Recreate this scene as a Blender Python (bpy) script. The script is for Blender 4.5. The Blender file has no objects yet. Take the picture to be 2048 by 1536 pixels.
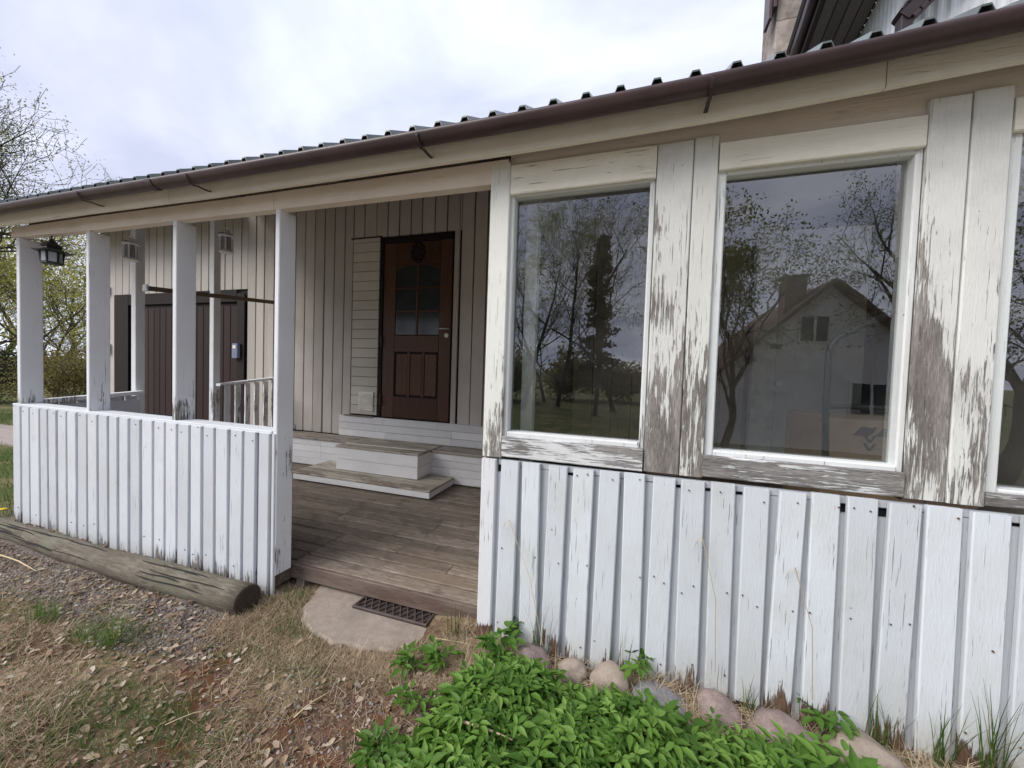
import bpy, bmesh, math, random
import numpy as np
from mathutils import Vector, Matrix
random.seed(7); NR = np.random.default_rng(11)
SC = bpy.context.scene
COL = SC.collection
rad = math.radians

# ------------------------------------------------------------------ camera
YAW, PITCH, ROLL = rad(17.654), rad(1.858), rad(1.926)
CAMP = Vector((0.0, -1.6, 1.336))
FW = Vector((-math.sin(YAW)*math.cos(PITCH), math.cos(YAW)*math.cos(PITCH), -math.sin(PITCH)))
r0 = Vector((math.cos(YAW), math.sin(YAW), 0)); u0 = r0.cross(FW)
RT = math.cos(ROLL)*r0 + math.sin(ROLL)*u0
UP = -math.sin(ROLL)*r0 + math.cos(ROLL)*u0
cam = bpy.data.cameras.new('camera'); camo = bpy.data.objects.new('camera', cam)
COL.objects.link(camo)
M = Matrix.Identity(4)
for i in range(3):
    M[i][0], M[i][1], M[i][2], M[i][3] = RT[i], UP[i], -FW[i], CAMP[i]
camo.matrix_world = M
cam.sensor_width = 36; cam.lens = 749.13/2048*36
cam.clip_start = .02; cam.clip_end = 2000
SC.camera = camo

# ------------------------------------------------------------------ sky, sun, exposure
SUNV = Vector((-.53, -.53, .66)).normalized()
W = bpy.data.worlds.new('World'); SC.world = W; W.use_nodes = True
nt = W.node_tree; N = nt.nodes; L = nt.links
bg = N['Background']; bg.inputs['Strength'].default_value = .1
sky = N.new('ShaderNodeTexSky'); sky.sky_type = 'NISHITA'; sky.sun_disc = False
sky.sun_elevation = math.asin(SUNV.z); sky.sun_rotation = math.atan2(SUNV.x, SUNV.y) % (2*math.pi)
tc = N.new('ShaderNodeTexCoord'); sep = N.new('ShaderNodeSeparateXYZ'); L.new(tc.outputs['Generated'], sep.inputs[0])
def wm(op, a, b):
    n = N.new('ShaderNodeMath'); n.operation = op
    for i, v in enumerate((a, b)):
        if isinstance(v, (int, float)): n.inputs[i].default_value = v
        else: L.new(v, n.inputs[i])
    return n.outputs[0]
zz = wm('ADD', wm('MAXIMUM', sep.outputs[2], 0.0), .22)
cmb = N.new('ShaderNodeCombineXYZ'); L.new(wm('DIVIDE', sep.outputs[0], zz), cmb.inputs[0]); L.new(wm('DIVIDE', sep.outputs[1], zz), cmb.inputs[1])
def wnoise(scale, det, rough, off):
    mp = N.new('ShaderNodeMapping'); mp.inputs['Location'].default_value = off; mp.inputs['Scale'].default_value = (1, 1.5, 1)
    mp.inputs['Rotation'].default_value = (0, 0, .5)
    L.new(cmb.outputs[0], mp.inputs[0])
    n = N.new('ShaderNodeTexNoise'); n.inputs['Scale'].default_value = scale; n.inputs['Detail'].default_value = det
    n.inputs['Roughness'].default_value = rough; n.inputs['Distortion'].default_value = .4; L.new(mp.outputs[0], n.inputs[0]); return n.outputs[0]
n1 = wnoise(.9, 6, .55, (3.2, 1.1, 0)); n2 = wnoise(.5, 3, .5, (9.1, 4.0, 0))
rp = N.new('ShaderNodeValToRGB'); L.new(n1, rp.inputs[0])
rp.color_ramp.elements[0].position = .36; rp.color_ramp.elements[0].color = (3.0, 3.2, 4.1, 1)
rp.color_ramp.elements[1].position = .64; rp.color_ramp.elements[1].color = (5.2, 5.4, 5.9, 1)
e = rp.color_ramp.elements.new(.49); e.color = (3.8, 4.0, 4.9, 1)
mr = N.new('ShaderNodeMapRange'); L.new(n2, mr.inputs[0]); mr.inputs[1].default_value = .3; mr.inputs[2].default_value = .5
mr.inputs[3].default_value = .8; mr.inputs[4].default_value = 1.0
mx = N.new('ShaderNodeMixRGB'); L.new(mr.outputs[0], mx.inputs[0]); L.new(sky.outputs[0], mx.inputs[1]); L.new(rp.outputs[0], mx.inputs[2])
L.new(mx.outputs[0], bg.inputs['Color'])
sl = bpy.data.lights.new('sun', 'SUN'); sl.energy = 1.5; sl.angle = rad(40); sl.color = (1, .96, .9)
so = bpy.data.objects.new('sun', sl); COL.objects.link(so); so.rotation_euler = (-SUNV).to_track_quat('-Z', 'Y').to_euler()
vs = SC.view_settings; vs.view_transform = 'Standard'; vs.look = 'None'; vs.exposure = 1.2; vs.gamma = 1; vs.use_curve_mapping = False

# ------------------------------------------------------------------ rays (a pixel of the 2048 frame on a known plane)
def ray(px, py): return FW*749.13 + RT*(px-1024) - UP*(py-768)
def onY(px, py, y): d = ray(px, py); return CAMP + d*((y-CAMP.y)/d.y)
def onZ(px, py, z): d = ray(px, py); return CAMP + d*((z-CAMP.z)/d.z)

# ------------------------------------------------------------------ object helpers
BASE = {}
def finish(o, parent=None, label=None, cat=None, group=None, kind=None):
    if o.name not in COL.objects: COL.objects.link(o)
    if parent is not None:
        o.parent = parent
        o.matrix_parent_inverse = Matrix.Translation(-BASE.get(parent.name, Vector((0, 0, 0))))
    if label: o['label'] = label
    if cat: o['category'] = cat
    if group: o['group'] = group
    if kind: o['kind'] = kind
    return o
def thing(name, loc, label, cat, group=None):
    o = bpy.data.objects.new(name, None); o.location = loc; o.empty_display_size = .1
    finish(o, None, label, cat, group); BASE[o.name] = Vector(loc); return o
class MB:
    def __init__(s): s.v = []; s.f = []; s.a = []
    def add(s, vs, fs):
        b = len(s.v); s.v += [tuple(q) for q in vs]; s.f += [tuple(i+b for i in q) for q in fs]; return s
    def bar(s, p0, p1, side, up, w, h, ch=.003, w1=None, h1=None):
        p0, p1, side, up = Vector(p0), Vector(p1), Vector(side).normalized(), Vector(up).normalized()
        ring = []
        for p, ww, hh in ((p0, w, h), (p1, w1 or w, h1 or h)):
            a, b = ww/2, hh/2; c = min(ch, a*.45, b*.45)
            for sx, sy in ((a-c, b), (a, b-c), (a, -b+c), (a-c, -b), (-a+c, -b), (-a, -b+c), (-a, b-c), (-a+c, b)):
                ring.append(p + side*sx + up*sy)
        fl = (side.cross(up)).dot(p1-p0) < 0
        fs = []
        for i in range(8):
            j = (i+1) % 8; q = (i, i+8, j+8, j); fs.append(q[::-1] if fl else q)
        fs.append(tuple(range(8)) if not fl else tuple(range(7, -1, -1)))
        fs.append(tuple(range(15, 7, -1)) if not fl else tuple(range(8, 16)))
        return s.add(ring, fs)
    def box(s, x0, x1, y0, y1, z0, z1, ax='z', ch=.003):
        cx, cy, cz = (x0+x1)/2, (y0+y1)/2, (z0+z1)/2
        if ax == 'z': return s.bar((cx, cy, z0), (cx, cy, z1), (1, 0, 0), (0, 1, 0), x1-x0, y1-y0, ch)
        if ax == 'x': return s.bar((x0, cy, cz), (x1, cy, cz), (0, 1, 0), (0, 0, 1), y1-y0, z1-z0, ch)
        return s.bar((cx, y0, cz), (cx, y1, cz), (1, 0, 0), (0, 0, 1), x1-x0, z1-z0, ch)
    def tube(s, pts, rr, n=8, cap=True):
        pts = [Vector(p) for p in pts]; k = len(pts)
        if isinstance(rr, (int, float)): rr = [rr]*k
        vs = []; prev = None
        for i, p in enumerate(pts):
            d = (pts[min(i+1, k-1)]-pts[max(i-1, 0)]).normalized()
            if prev is None: a = d.orthogonal().normalized()
            else:
                a = prev - d*prev.dot(d); a = a.normalized() if a.length > 1e-6 else d.orthogonal().normalized()
            prev = a; b = d.cross(a)
            for j in range(n):
                t = 2*math.pi*j/n; vs.append(p + (a*math.cos(t)+b*math.sin(t))*rr[i])
        fs = [(i*n+j, i*n+(j+1) % n, (i+1)*n+(j+1) % n, (i+1)*n+j) for i in range(k-1) for j in range(n)]
        if cap: fs += [tuple(range(n-1, -1, -1)), tuple(range((k-1)*n, k*n))]
        return s.add(vs, fs)
    def lathe(s, c, prof, n=12, rot=0, sq=False):
        vs = []
        for r, z in prof:
            for j in range(n):
                t = 2*math.pi*j/n+rot; vs.append((c[0]+r*math.cos(t), c[1]+r*math.sin(t), c[2]+z))
        k = len(prof)
        fs = [(i*n+j, i*n+(j+1) % n, (i+1)*n+(j+1) % n, (i+1)*n+j) for i in range(k-1) for j in range(n)]
        fs += [tuple(range(n-1, -1, -1)), tuple(range((k-1)*n, k*n))]
        return s.add(vs, fs)
    def mesh(s, name, mat, smooth=False):
        me = bpy.data.meshes.new(name); me.from_pydata(s.v, [], s.f); me.materials.append(mat)
        if smooth: me.polygons.foreach_set('use_smooth', [True]*len(me.polygons))
        me.update(); return me
    def build(s, name, mat, parent=None, smooth=False, **k):
        return finish(bpy.data.objects.new(name, s.mesh(name, mat, smooth)), parent, **k)
def fastmesh(name, V, F, mat, attr=None, smooth=False):
    """V (n,3) array, F (m,k) array of equal-sided faces"""
    me = bpy.data.meshes.new(name); V = np.asarray(V, np.float32); F = np.asarray(F, np.int32); m, k = F.shape
    me.vertices.add(len(V)); me.vertices.foreach_set('co', V.ravel())
    me.loops.add(m*k); me.loops.foreach_set('vertex_index', F.ravel())
    me.polygons.add(m); me.polygons.foreach_set('loop_start', np.arange(0, m*k, k, dtype=np.int32))
    if smooth: me.polygons.foreach_set('use_smooth', np.ones(m, bool))
    me.materials.append(mat)
    if attr is not None:
        a = me.attributes.new('vary', 'FLOAT', 'FACE'); a.data.foreach_set('value', np.asarray(attr, np.float32))
    me.update(calc_edges=True); me.validate(); return me
def fastobj(name, V, F, mat, parent=None, attr=None, smooth=False, **k):
    return finish(bpy.data.objects.new(name, fastmesh(name, V, F, mat, attr, smooth)), parent, **k)

# ------------------------------------------------------------------ materials
class NT:
    def __init__(s, name):
        s.m = bpy.data.materials.new(name); s.m.use_nodes = True; s.t = s.m.node_tree; s.n = s.t.nodes; s.l = s.t.links
        s.b = s.n['Principled BSDF']; s.out = s.n['Material Output']
    def put(s, sock, v):
        if hasattr(v, 'is_output'): s.l.new(v, sock)
        else: sock.default_value = v
    def math(s, op, a, b=0.0, c=None):
        n = s.n.new('ShaderNodeMath'); n.operation = op; s.put(n.inputs[0], a); s.put(n.inputs[1], b)
        if c is not None: s.put(n.inputs[2], c)
        return n.outputs[0]
    def rng(s, v, a, b, c=0.0, d=1.0, smooth=True):
        n = s.n.new('ShaderNodeMapRange'); n.interpolation_type = 'SMOOTHSTEP' if smooth else 'LINEAR'
        for i, q in enumerate((v, a, b, c, d)): s.put(n.inputs[i], q)
        return n.outputs[0]
    def mix(s, f, a, b, mode='MIX'):
        n = s.n.new('ShaderNodeMixRGB'); n.blend_type = mode
        s.put(n.inputs[0], f)
        for i, q in ((1, a), (2, b)):
            s.put(n.inputs[i], q if hasattr(q, 'is_output') else (*q[:3], 1))
        return n.outputs[0]
    def coords(s, rnd=True, kind='Object'):
        t = s.n.new('ShaderNodeTexCoord'); v = t.outputs[kind]
        if rnd:
            oi = s.n.new('ShaderNodeObjectInfo'); k = s.math('MULTIPLY', oi.outputs['Random'], 53.0)
            a = s.n.new('ShaderNodeVectorMath'); a.operation = 'ADD'; s.l.new(v, a.inputs[0]); s.l.new(k, a.inputs[1]); s.rand = oi.outputs['Random']; return a.outputs[0]
        return v
    def map(s, v, sc):
        n = s.n.new('ShaderNodeMapping'); n.inputs['Scale'].default_value = sc; s.l.new(v, n.inputs[0]); return n.outputs[0]
    def noise(s, v, sc, det=4, rough=.55, dist=0.0):
        n = s.n.new('ShaderNodeTexNoise'); s.l.new(v, n.inputs[0]); n.inputs['Scale'].default_value = sc; n.inputs['Detail'].default_value = det
        n.inputs['Roughness'].default_value = rough; n.inputs['Distortion'].default_value = dist; return n.outputs[0]
    def voro(s, v, sc, feat='F1'):
        n = s.n.new('ShaderNodeTexVoronoi'); n.feature = feat; s.l.new(v, n.inputs[0]); n.inputs['Scale'].default_value = sc; return n
    def sepz(s, v):
        n = s.n.new('ShaderNodeSeparateXYZ'); s.l.new(v, n.inputs[0]); return n.outputs
    def ramp(s, v, stops):
        n = s.n.new('ShaderNodeValToRGB'); s.l.new(v, n.inputs[0]); el = n.color_ramp.elements
        while len(el) < len(stops): el.new(.5)
        for q, (p, c) in zip(el, stops): q.position = p; q.color = (*c, 1)
        return n.outputs[0]
    def bump(s, h, st, d=.01):
        n = s.n.new('ShaderNodeBump'); n.inputs['Strength'].default_value = st; n.inputs['Distance'].default_value = d; s.l.new(h, n.inputs['Height']); s.l.new(n.outputs[0], s.b.inputs['Normal'])
    def done(s, col, rough=.6, spec=.3):
        s.put(s.b.inputs['Base Color'], col if hasattr(col, 'is_output') else (*col, 1)); s.put(s.b.inputs['Roughness'], rough)
        s.b.inputs['Specular IOR Level'].default_value = spec; return s.m
AXS = {'z': (1, 1, .13), 'x': (.13, 1, 1), 'y': (1, .13, 1)}
def paint(name, col, wood, wood2, peel=.3, zpeel=0.0, z0=0.0, z1=1.0, ax='z', dirt=.25, crack=1.0, dirtc=(.30, .27, .22), zdirt=0.0, zd0=0.0, zd1=1.0, rough=.62):
    """old paint over weathered wood; bare where the stretched noise falls under the peel level"""
    t = NT(name); c = t.coords(); g = AXS[ax]
    fine = t.noise(t.map(c, tuple(q*(115 if q == 1 else 62) for q in g)), 1, 6, .68, .7)
    mid = t.noise(t.map(c, tuple(q*17 for q in g)), 1, 4, .6, .3)
    big = t.noise(t.map(c, tuple(q*(4.5 if q == 1 else 16) for q in g)), 1, 3, .5)
    tot = t.math('ADD', t.math('MULTIPLY', fine, .46), t.math('ADD', t.math('MULTIPLY', mid, .24), t.math('MULTIPLY', big, .30)))
    wz = t.sepz(t.coords(False))[2]
    th = t.math('ADD', t.math('ADD', peel, t.math('MULTIPLY', t.math('SUBTRACT', t.rand, .55), .05)), t.math('MULTIPLY', t.rng(t.math('ADD', wz, t.math('MULTIPLY', t.math('SUBTRACT', big, .5), (z1-z0)*.9)), z1, z0), zpeel))
    bare = t.rng(t.math('SUBTRACT', th, tot), -.020, .022)
    grain = t.noise(t.map(c, tuple(q*140 for q in g)), 1, 4, .65, 1.2)
    wcol = t.mix(t.rng(grain, .3, .7), wood, wood2)
    wcol = t.mix(t.rng(mid, .35, .65, 0, .55), wcol, tuple(q*.45 for q in wood2))
    ck = t.noise(t.map(c, tuple(q*(170 if q == 1 else 45) for q in g)), 1, 3, .6, .3)
    ckm = t.math('MULTIPLY', t.rng(ck, .37, .30), t.rng(mid, .42, .58, .05, 1.0))
    ckm = t.math('MULTIPLY', ckm, t.math('MULTIPLY', t.rng(t.math('FRACT', t.math('MULTIPLY', t.rand, 3.77)), 0, 1, .25, 1.15, False), crack))
    dn = t.noise(c, 3.2, 5, .62)
    dz = t.math('ADD', t.math('MULTIPLY', t.rng(dn, .38, .72), dirt), t.math('MULTIPLY', t.math('MULTIPLY', t.rng(wz, zd1, zd0), t.rng(mid, .3, .6, .5, 1)), zdirt))
    pc = t.mix(t.math('MINIMUM', dz, .9), col, dirtc)
    var = t.rng(t.math('FRACT', t.math('MULTIPLY', t.rand, 7.31)), 0, 1, .88, 1.05, False)
    pc = t.mix(1.0, pc, t.n.new('ShaderNodeCombineXYZ').outputs[0], 'MIX') if False else pc
    hsv = t.n.new('ShaderNodeHueSaturation'); t.l.new(pc, hsv.inputs['Color']); t.l.new(var, hsv.inputs['Value']); pc = hsv.outputs[0]
    pc = t.mix(t.math('MULTIPLY', ckm, .75), pc, tuple(q*.4 for q in wood2))
    # nail heads and knots
    vk = t.voro(c, 9.0); kn = t.rng(vk.outputs['Distance'], .045, .03)
    kn = t.math('MULTIPLY', kn, t.rng(t.noise(c, 5, 2), .5, .56))
    pc = t.mix(t.math('MULTIPLY', kn, .7), pc, (.13, .09, .06))
    t.put(t.b.inputs['Base Color'], t.mix(bare, pc, wcol))
    hgt = t.math('ADD', t.math('MULTIPLY', t.math('SUBTRACT', 1.0, bare), .5), t.math('ADD', t.math('MULTIPLY', grain, .35), t.math('MULTIPLY', ckm, -.7)))
    t.bump(hgt, .8, .006)
    t.put(t.b.inputs['Roughness'], t.rng(bare, 0, 1, rough, .85)); t.b.inputs['Specular IOR Level'].default_value = .25
    return t.m
GW, GW2 = (.28, .255, .235), (.14, .12, .108)
BW, BW2 = (.20, .125, .085), (.085, .05, .035)
M_rail = paint('white_paint_rail', (.66, .69, .735), GW, GW2, .335, .17, -.03, .22, dirt=.28, crack=.7, dirtc=(.50, .50, .48), zdirt=.5, zd0=-.02, zd1=.16)
M_wall = paint('white_paint_wall', (.66, .695, .745), BW, BW2, .318, .23, .05, .30, dirt=.36, crack=1.0, dirtc=(.50, .50, .45), zdirt=.5, zd0=.03, zd1=.40)
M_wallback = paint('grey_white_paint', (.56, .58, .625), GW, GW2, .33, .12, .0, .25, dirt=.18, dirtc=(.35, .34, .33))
M_corner = paint('white_paint_corner', (.74, .75, .78), BW, BW2, .33, .42, .06, .21, dirt=.08)
M_trim = paint('cream_paint_peeling', (.71, .72, .68), (.34, .31, .285), (.17, .145, .128), .345, .20, .85, 1.95, dirt=.25, dirtc=(.45, .43, .36), crack=1.2)
M_trimh = paint('white_paint_heavy_peeling', (.67, .675, .65), (.36, .335, .315), (.175, .15, .135), .372, .215, .85, 2.5, dirt=.42, dirtc=(.36, .34, .31), crack=1.3)
M_sill = paint('sill_paint_worn', (.76, .77, .78), (.36, .345, .335), (.18, .16, .15), .485, 0, ax='x', dirt=.15)
M_sill2 = paint('sill_bare_wood', (.76, .77, .78), (.34, .325, .315), (.165, .15, .142), .55, 0, ax='x', dirt=.15)
M_head = paint('cream_paint_header', (.78, .75, .66), GW, GW2, .31, 0, ax='x', dirt=.25, dirtc=(.45, .40, .30))
M_frame = paint('white_frame_paint', (.68, .70, .70), GW, GW2, .325, .09, .9, 1.3, dirt=.1)
M_fascia = paint('cream_fascia_paint', (.82, .77, .67), GW, GW2, .285, 0, ax='x', dirt=.2, dirtc=(.42, .34, .25), crack=.4)
M_beam = paint('beige_beam_paint', (.74, .66, .57), GW, GW2, .28, 0, ax='x', dirt=.3, dirtc=(.44, .36, .29), crack=.5)
M_post = paint('post_paint', (.80, .82, .86), GW, GW2, .335, .13, .9, 1.25, dirt=.22, crack=.9, dirtc=(.55, .55, .52))
M_wall2 = paint('taupe_wall_paint', (.575, .53, .49), (.2, .15, .12), (.1, .07, .05), .29, .05, .4, 1.0, dirt=.25, dirtc=(.36, .30, .26), crack=.4)
M_wall3 = paint('cream_wall_paint', (.48, .44, .405), (.2, .15, .12), (.1, .07, .05), .27, 0, dirt=.2, dirtc=(.4, .35, .3), crack=.4)
M_panel = paint('panel_paint', (.62, .58, .51), GW, GW2, .27, 0, ax='x', dirt=.15, crack=.3)
M_stepw = paint('step_riser_paint', (.75, .75, .76), GW, GW2, .33, 0, ax='x', dirt=.2, dirtc=(.42, .40, .38), crack=.8)
M_stept = paint('step_tread_worn', (.46, .42, .36), (.33, .285, .235), (.2, .165, .13), .455, 0, ax='x', dirt=.45, dirtc=(.25, .21, .17))
M_bencht = paint('bench_tread_worn', (.42, .37, .33), (.31, .26, .22), (.19, .15, .12), .46, 0, ax='x', dirt=.4, dirtc=(.25, .2, .17))
def wood(name, a, b, c, ax='x', sc=1.0, rough=.8, moss=None, bump=.5):
    t = NT(name); co = t.coords(); g = AXS[ax]
    gr = t.noise(t.map(co, tuple(q*90*sc for q in g)), 1, 5, .65, 1.0)
    md = t.noise(t.map(co, tuple(q*14*sc for q in g)), 1, 4, .6, .4)
    col = t.mix(t.rng(gr, .3, .7), a, b); col = t.mix(t.rng(md, .38, .66, 0, .8), col, c)
    hsv = t.n.new('ShaderNodeHueSaturation'); t.l.new(col, hsv.inputs['Color']); t.l.new(t.rng(t.rand, 0, 1, .78, 1.2, False), hsv.inputs['Value']); col = hsv.outputs[0]
    if moss: col = t.mix(t.rng(t.noise(co, 7*sc, 4, .6), .5, .68, 0, .7), col, moss)
    ck = t.rng(t.noise(t.map(co, tuple(q*(60 if q == 1 else 30)*sc for q in g)), 1, 3, .5, .2), .33, .27)
    col = t.mix(t.math('MULTIPLY', ck, .8), col, tuple(q*.25 for q in b))
    t.bump(t.math('SUBTRACT', t.math('ADD', t.math('MULTIPLY', gr, .5), t.math('MULTIPLY', md, .3)), ck), bump, .004)
    return t.done(col, rough, .25)
M_deck = wood('deck_wood_dark', (.29, .245, .21), (.12, .095, .078), (.165, .132, .105), moss=(.10, .085, .07))
M_deck2 = wood('deck_wood_grey', (.29, .24, .20), (.125, .098, .08), (.17, .13, .095), moss=(.12, .10, .085))
M_deckf = wood('deck_front_board', (.17, .115, .095), (.10, .068, .056), (.22, .18, .15))
M_log = wood('old_log_wood', (.25, .22, .175), (.10, .082, .062), (.13, .11, .085), 'x', .75, .9, (.16, .165, .115), 1.0)
M_logend = wood('log_end_wood', (.075, .055, .042), (.03, .022, .018), (.05, .04, .03), 'x', 1.5)
M_door = wood('stained_door_wood', (.115, .055, .034), (.07, .033, .021), (.085, .043, .026), 'z', 1, .42, None, .25)
M_doorp = wood('worn_door_panel', (.18, .093, .053), (.095, .048, .028), (.12, .06, .035), 'z', 1, .5, None, .25)
M_garage = wood('dark_brown_boards', (.040, .021, .021), (.028, .014, .014), (.034, .018, .018), 'z', 1, .7, None, .25)
M_garaged = wood('darkest_brown_frame', (.017, .010, .010), (.012, .007, .007), (.015, .009, .009), 'z', 1, .7, None, .25)
M_intwall = wood('brown_interior_boards', (.50, .42, .34), (.38, .31, .25), (.44, .36, .29), 'z', 1, .7, None, .2)
M_soff = wood('dark_soffit_boards', (.19, .155, .155), (.14, .115, .115), (.16, .13, .13), 'z', 1, .7, None, .2)
M_dowel = wood('raw_underside_wood', (.25, .19, .14), (.17, .13, .10), (.2, .15, .11), 'y')
def plain(name, col, rough=.5, metal=0.0, var=.15, sc=12, bump=.0, spec=.4):
    t = NT(name); c = t.coords(); n = t.noise(c, sc, 5, .6)
    cc = t.mix(t.rng(n, .3, .7), tuple(q*(1-var) for q in col), tuple(q*(1+var) for q in col)); t.b.inputs['Metallic'].default_value = metal
    if bump: t.bump(n, bump, .01)
    return t.done(cc, rough, spec)
M_gutter = plain('brown_gutter_metal', (.058, .034, .036), .38, 0, .25, 6)
M_bracket = plain('dark_bracket_metal', (.035, .022, .024), .45)
M_roof = plain('dark_green_roof_metal', (.10, .12, .115), .28, 0, .3, 4)
M_black = plain('black_metal', (.018, .02, .02), .4)
M_dark = plain('dark_void', (.02, .017, .016), .9)
M_lantern = plain('light_grey_lantern_metal', (.80, .81, .84), .45)
M_cream = plain('cream_plastic', (.70, .66, .52), .5)
M_offw = plain('off_white_plastic', (.72, .70, .62), .45)
M_bluebox = plain('grey_blue_box', (.17, .20, .31), .4)
M_tin = plain('bluish_tin', (.40, .45, .50), .35, .3)
M_chim = plain('concrete_block', (.34, .29, .26), .9, 0, .3, 9, .4)
M_chim2 = plain('sooty_concrete_block', (.25, .215, .19), .9, 0, .35, 9, .4)
M_siding = plain('white_metal_siding', (.70, .72, .74), .45, 0, .06, 5)
M_steel = plain('brushed_steel', (.5, .5, .5), .3, .8)
M_card = plain('cardboard', (.30, .205, .13), .8, 0, .1, 20)
M_ink = plain('dark_print', (.05, .04, .035), .7)
M_doorwhite = plain('white_inner_door', (.66, .65, .62), .5, 0, .05)
M_glassw = plain('frosted_door_glass', (.035, .04, .045), .15, 0, .2, 6)
M_lglass = plain('lantern_glass', (.26, .28, .31), .12, 0, .2, 10)
M_refw = plain('white_house_wall', (.72, .71, .69), .7, 0, .06, 3)
M_refr = plain('red_tile_roof', (.12, .062, .05), .8, 0, .2, 6)
M_brick = plain('red_brick_chimney', (.22, .10, .075), .85, 0, .2, 12)
M_mat = plain('brown_rubber_grid', (.085, .062, .056), .7, 0, .2, 20)
M_matd = plain('dark_grid_floor', (.04, .03, .028), .9)
M_path = plain('grey_pink_paving', (.33, .28, .255), .9, 0, .15, 5, .3)
M_nail = plain('rusty_nail', (.09, .05, .035), .7)
# window glass: reflects by Fresnel, lets the room show through; slightly dusty
t = NT('window_glass'); tr = t.n.new('ShaderNodeBsdfTransparent'); tr.inputs[0].default_value = (.90, .92, .91, 1)
gl = t.n.new('ShaderNodeBsdfGlossy'); gl.inputs['Roughness'].default_value = .004; gl.inputs[0].default_value = (.95, .96, 1, 1)
fr = t.n.new('ShaderNodeFresnel'); fr.inputs[0].default_value = 2.4
geo = t.n.new('ShaderNodeNewGeometry'); frf = t.math('MULTIPLY', fr.outputs[0], t.math('SUBTRACT', 1.0, geo.outputs['Backfacing']))
bn = t.n.new('ShaderNodeBump'); bn.inputs['Strength'].default_value = .018; bn.inputs['Distance'].default_value = .02; t.l.new(t.noise(t.coords(False), 4.5, 2, .4), bn.inputs['Height']); t.l.new(bn.outputs[0], gl.inputs['Normal'])
ms = t.n.new('ShaderNodeMixShader'); t.l.new(frf, ms.inputs[0]); t.l.new(tr.outputs[0], ms.inputs[1]); t.l.new(gl.outputs[0], ms.inputs[2])
df = t.n.new('ShaderNodeBsdfDiffuse'); df.inputs[0].default_value = (.5, .5, .48, 1)
dn = t.rng(t.noise(t.coords(False), 2.5, 5, .65), .35, .75, .0, .025)
m2 = t.n.new('ShaderNodeMixShader'); t.l.new(dn, m2.inputs[0]); t.l.new(ms.outputs[0], m2.inputs[1]); t.l.new(df.outputs[0], m2.inputs[2])
t.l.new(m2.outputs[0], t.out.inputs[0]); M_glass = t.m
def attrmat(name, stops, rough=.7, transl=0.0, noise=None):
    t = NT(name); a = t.n.new('ShaderNodeAttribute'); a.attribute_name = 'vary'
    col = t.ramp(a.outputs['Fac'], stops)
    m = t.done(col, rough, .25)
    if transl:
        tb = t.n.new('ShaderNodeBsdfTranslucent'); t.l.new(t.mix(1.0, col, (1.3, 1.5, .6), 'MULTIPLY'), tb.inputs[0])
        mm = t.n.new('ShaderNodeMixShader'); mm.inputs[0].default_value = transl
        t.l.new(t.b.outputs[0], mm.inputs[1]); t.l.new(tb.outputs[0], mm.inputs[2]); t.l.new(mm.outputs[0], t.out.inputs[0])
    return m
M_elder = attrmat('fresh_green_leaf', [(0, (.05, .115, .016)), (.5, (.10, .20, .03)), (1, (.17, .29, .06))], .5, .22)
M_drygrass = attrmat('dry_grass_blade', [(0, (.19, .12, .075)), (.5, (.38, .285, .19)), (1, (.60, .51, .38))], .8, .15)
M_green = attrmat('green_grass_blade', [(0, (.05, .09, .02)), (.5, (.085, .15, .035)), (1, (.18, .24, .07))], .6, .25)
M_leaf = attrmat('dead_leaf', [(0, (.12, .065, .04)), (.4, (.28, .185, .12)), (.75, (.46, .37, .28)), (1, (.62, .56, .49))], .75, .1)
M_gravel = attrmat('gravel_stone', [(0, (.10, .078, .072)), (.6, (.215, .178, .162)), (.95, (.30, .255, .235)), (1, (.48, .45, .43))], .85)
M_bud = attrmat('spring_leaf', [(0, (.11, .12, .045)), (.5, (.19, .20, .075)), (1, (.33, .31, .13))], .6, .3)
M_yel = attrmat('yellow_spring_leaf', [(0, (.19, .18, .06)), (.5, (.34, .31, .11)), (1, (.50, .43, .18))], .6, .3)
M_bushl = attrmat('bush_leaf', [(0, (.15, .10, .06)), (.4, (.21, .17, .07)), (1, (.33, .31, .12))], .6, .25)
M_needle = attrmat('needle_leaf', [(0, (.018, .03, .014)), (.5, (.035, .055, .022)), (1, (.06, .085, .035))], .7)
M_bark = wood('grey_bark', (.09, .075, .06), (.05, .042, .035), (.07, .065, .045), 'z', .4, .9)
def stone_mat(name, a, b, c):
    t = NT(name); co = t.coords(); n = t.noise(co, 22, 7, .75); s = t.noise(co, 160, 3, .7)
    col = t.mix(t.rng(n, .35, .65), a, b); col = t.mix(t.rng(s, .55, .7), col, c)
    t.bump(t.math('ADD', n, t.math('MULTIPLY', s, .4)), .5, .006); return t.done(col, .8, .25)
M_st1 = stone_mat('pink_granite', (.29, .225, .205), (.21, .16, .145), (.12, .10, .095))
M_st2 = stone_mat('beige_stone', (.34, .28, .23), (.27, .22, .18), (.2, .16, .14))
M_st3 = stone_mat('blue_grey_stone', (.22, .225, .24), (.17, .17, .19), (.28, .28, .29))
M_slab = stone_mat('pale_stone_slab', (.35, .295, .25), (.285, .235, .20), (.24, .20, .17))
t_ = M_slab.node_tree; b_ = t_.nodes['Principled BSDF']; lk_ = b_.inputs['Base Color'].links[0].from_socket
tcx = t_.nodes.new('ShaderNodeTexCoord'); nx = t_.nodes.new('ShaderNodeTexNoise'); nx.inputs['Scale'].default_value = 3.5; nx.inputs['Detail'].default_value = 7; nx.inputs['Roughness'].default_value = .7; t_.links.new(tcx.outputs['Object'], nx.inputs[0])
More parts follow.
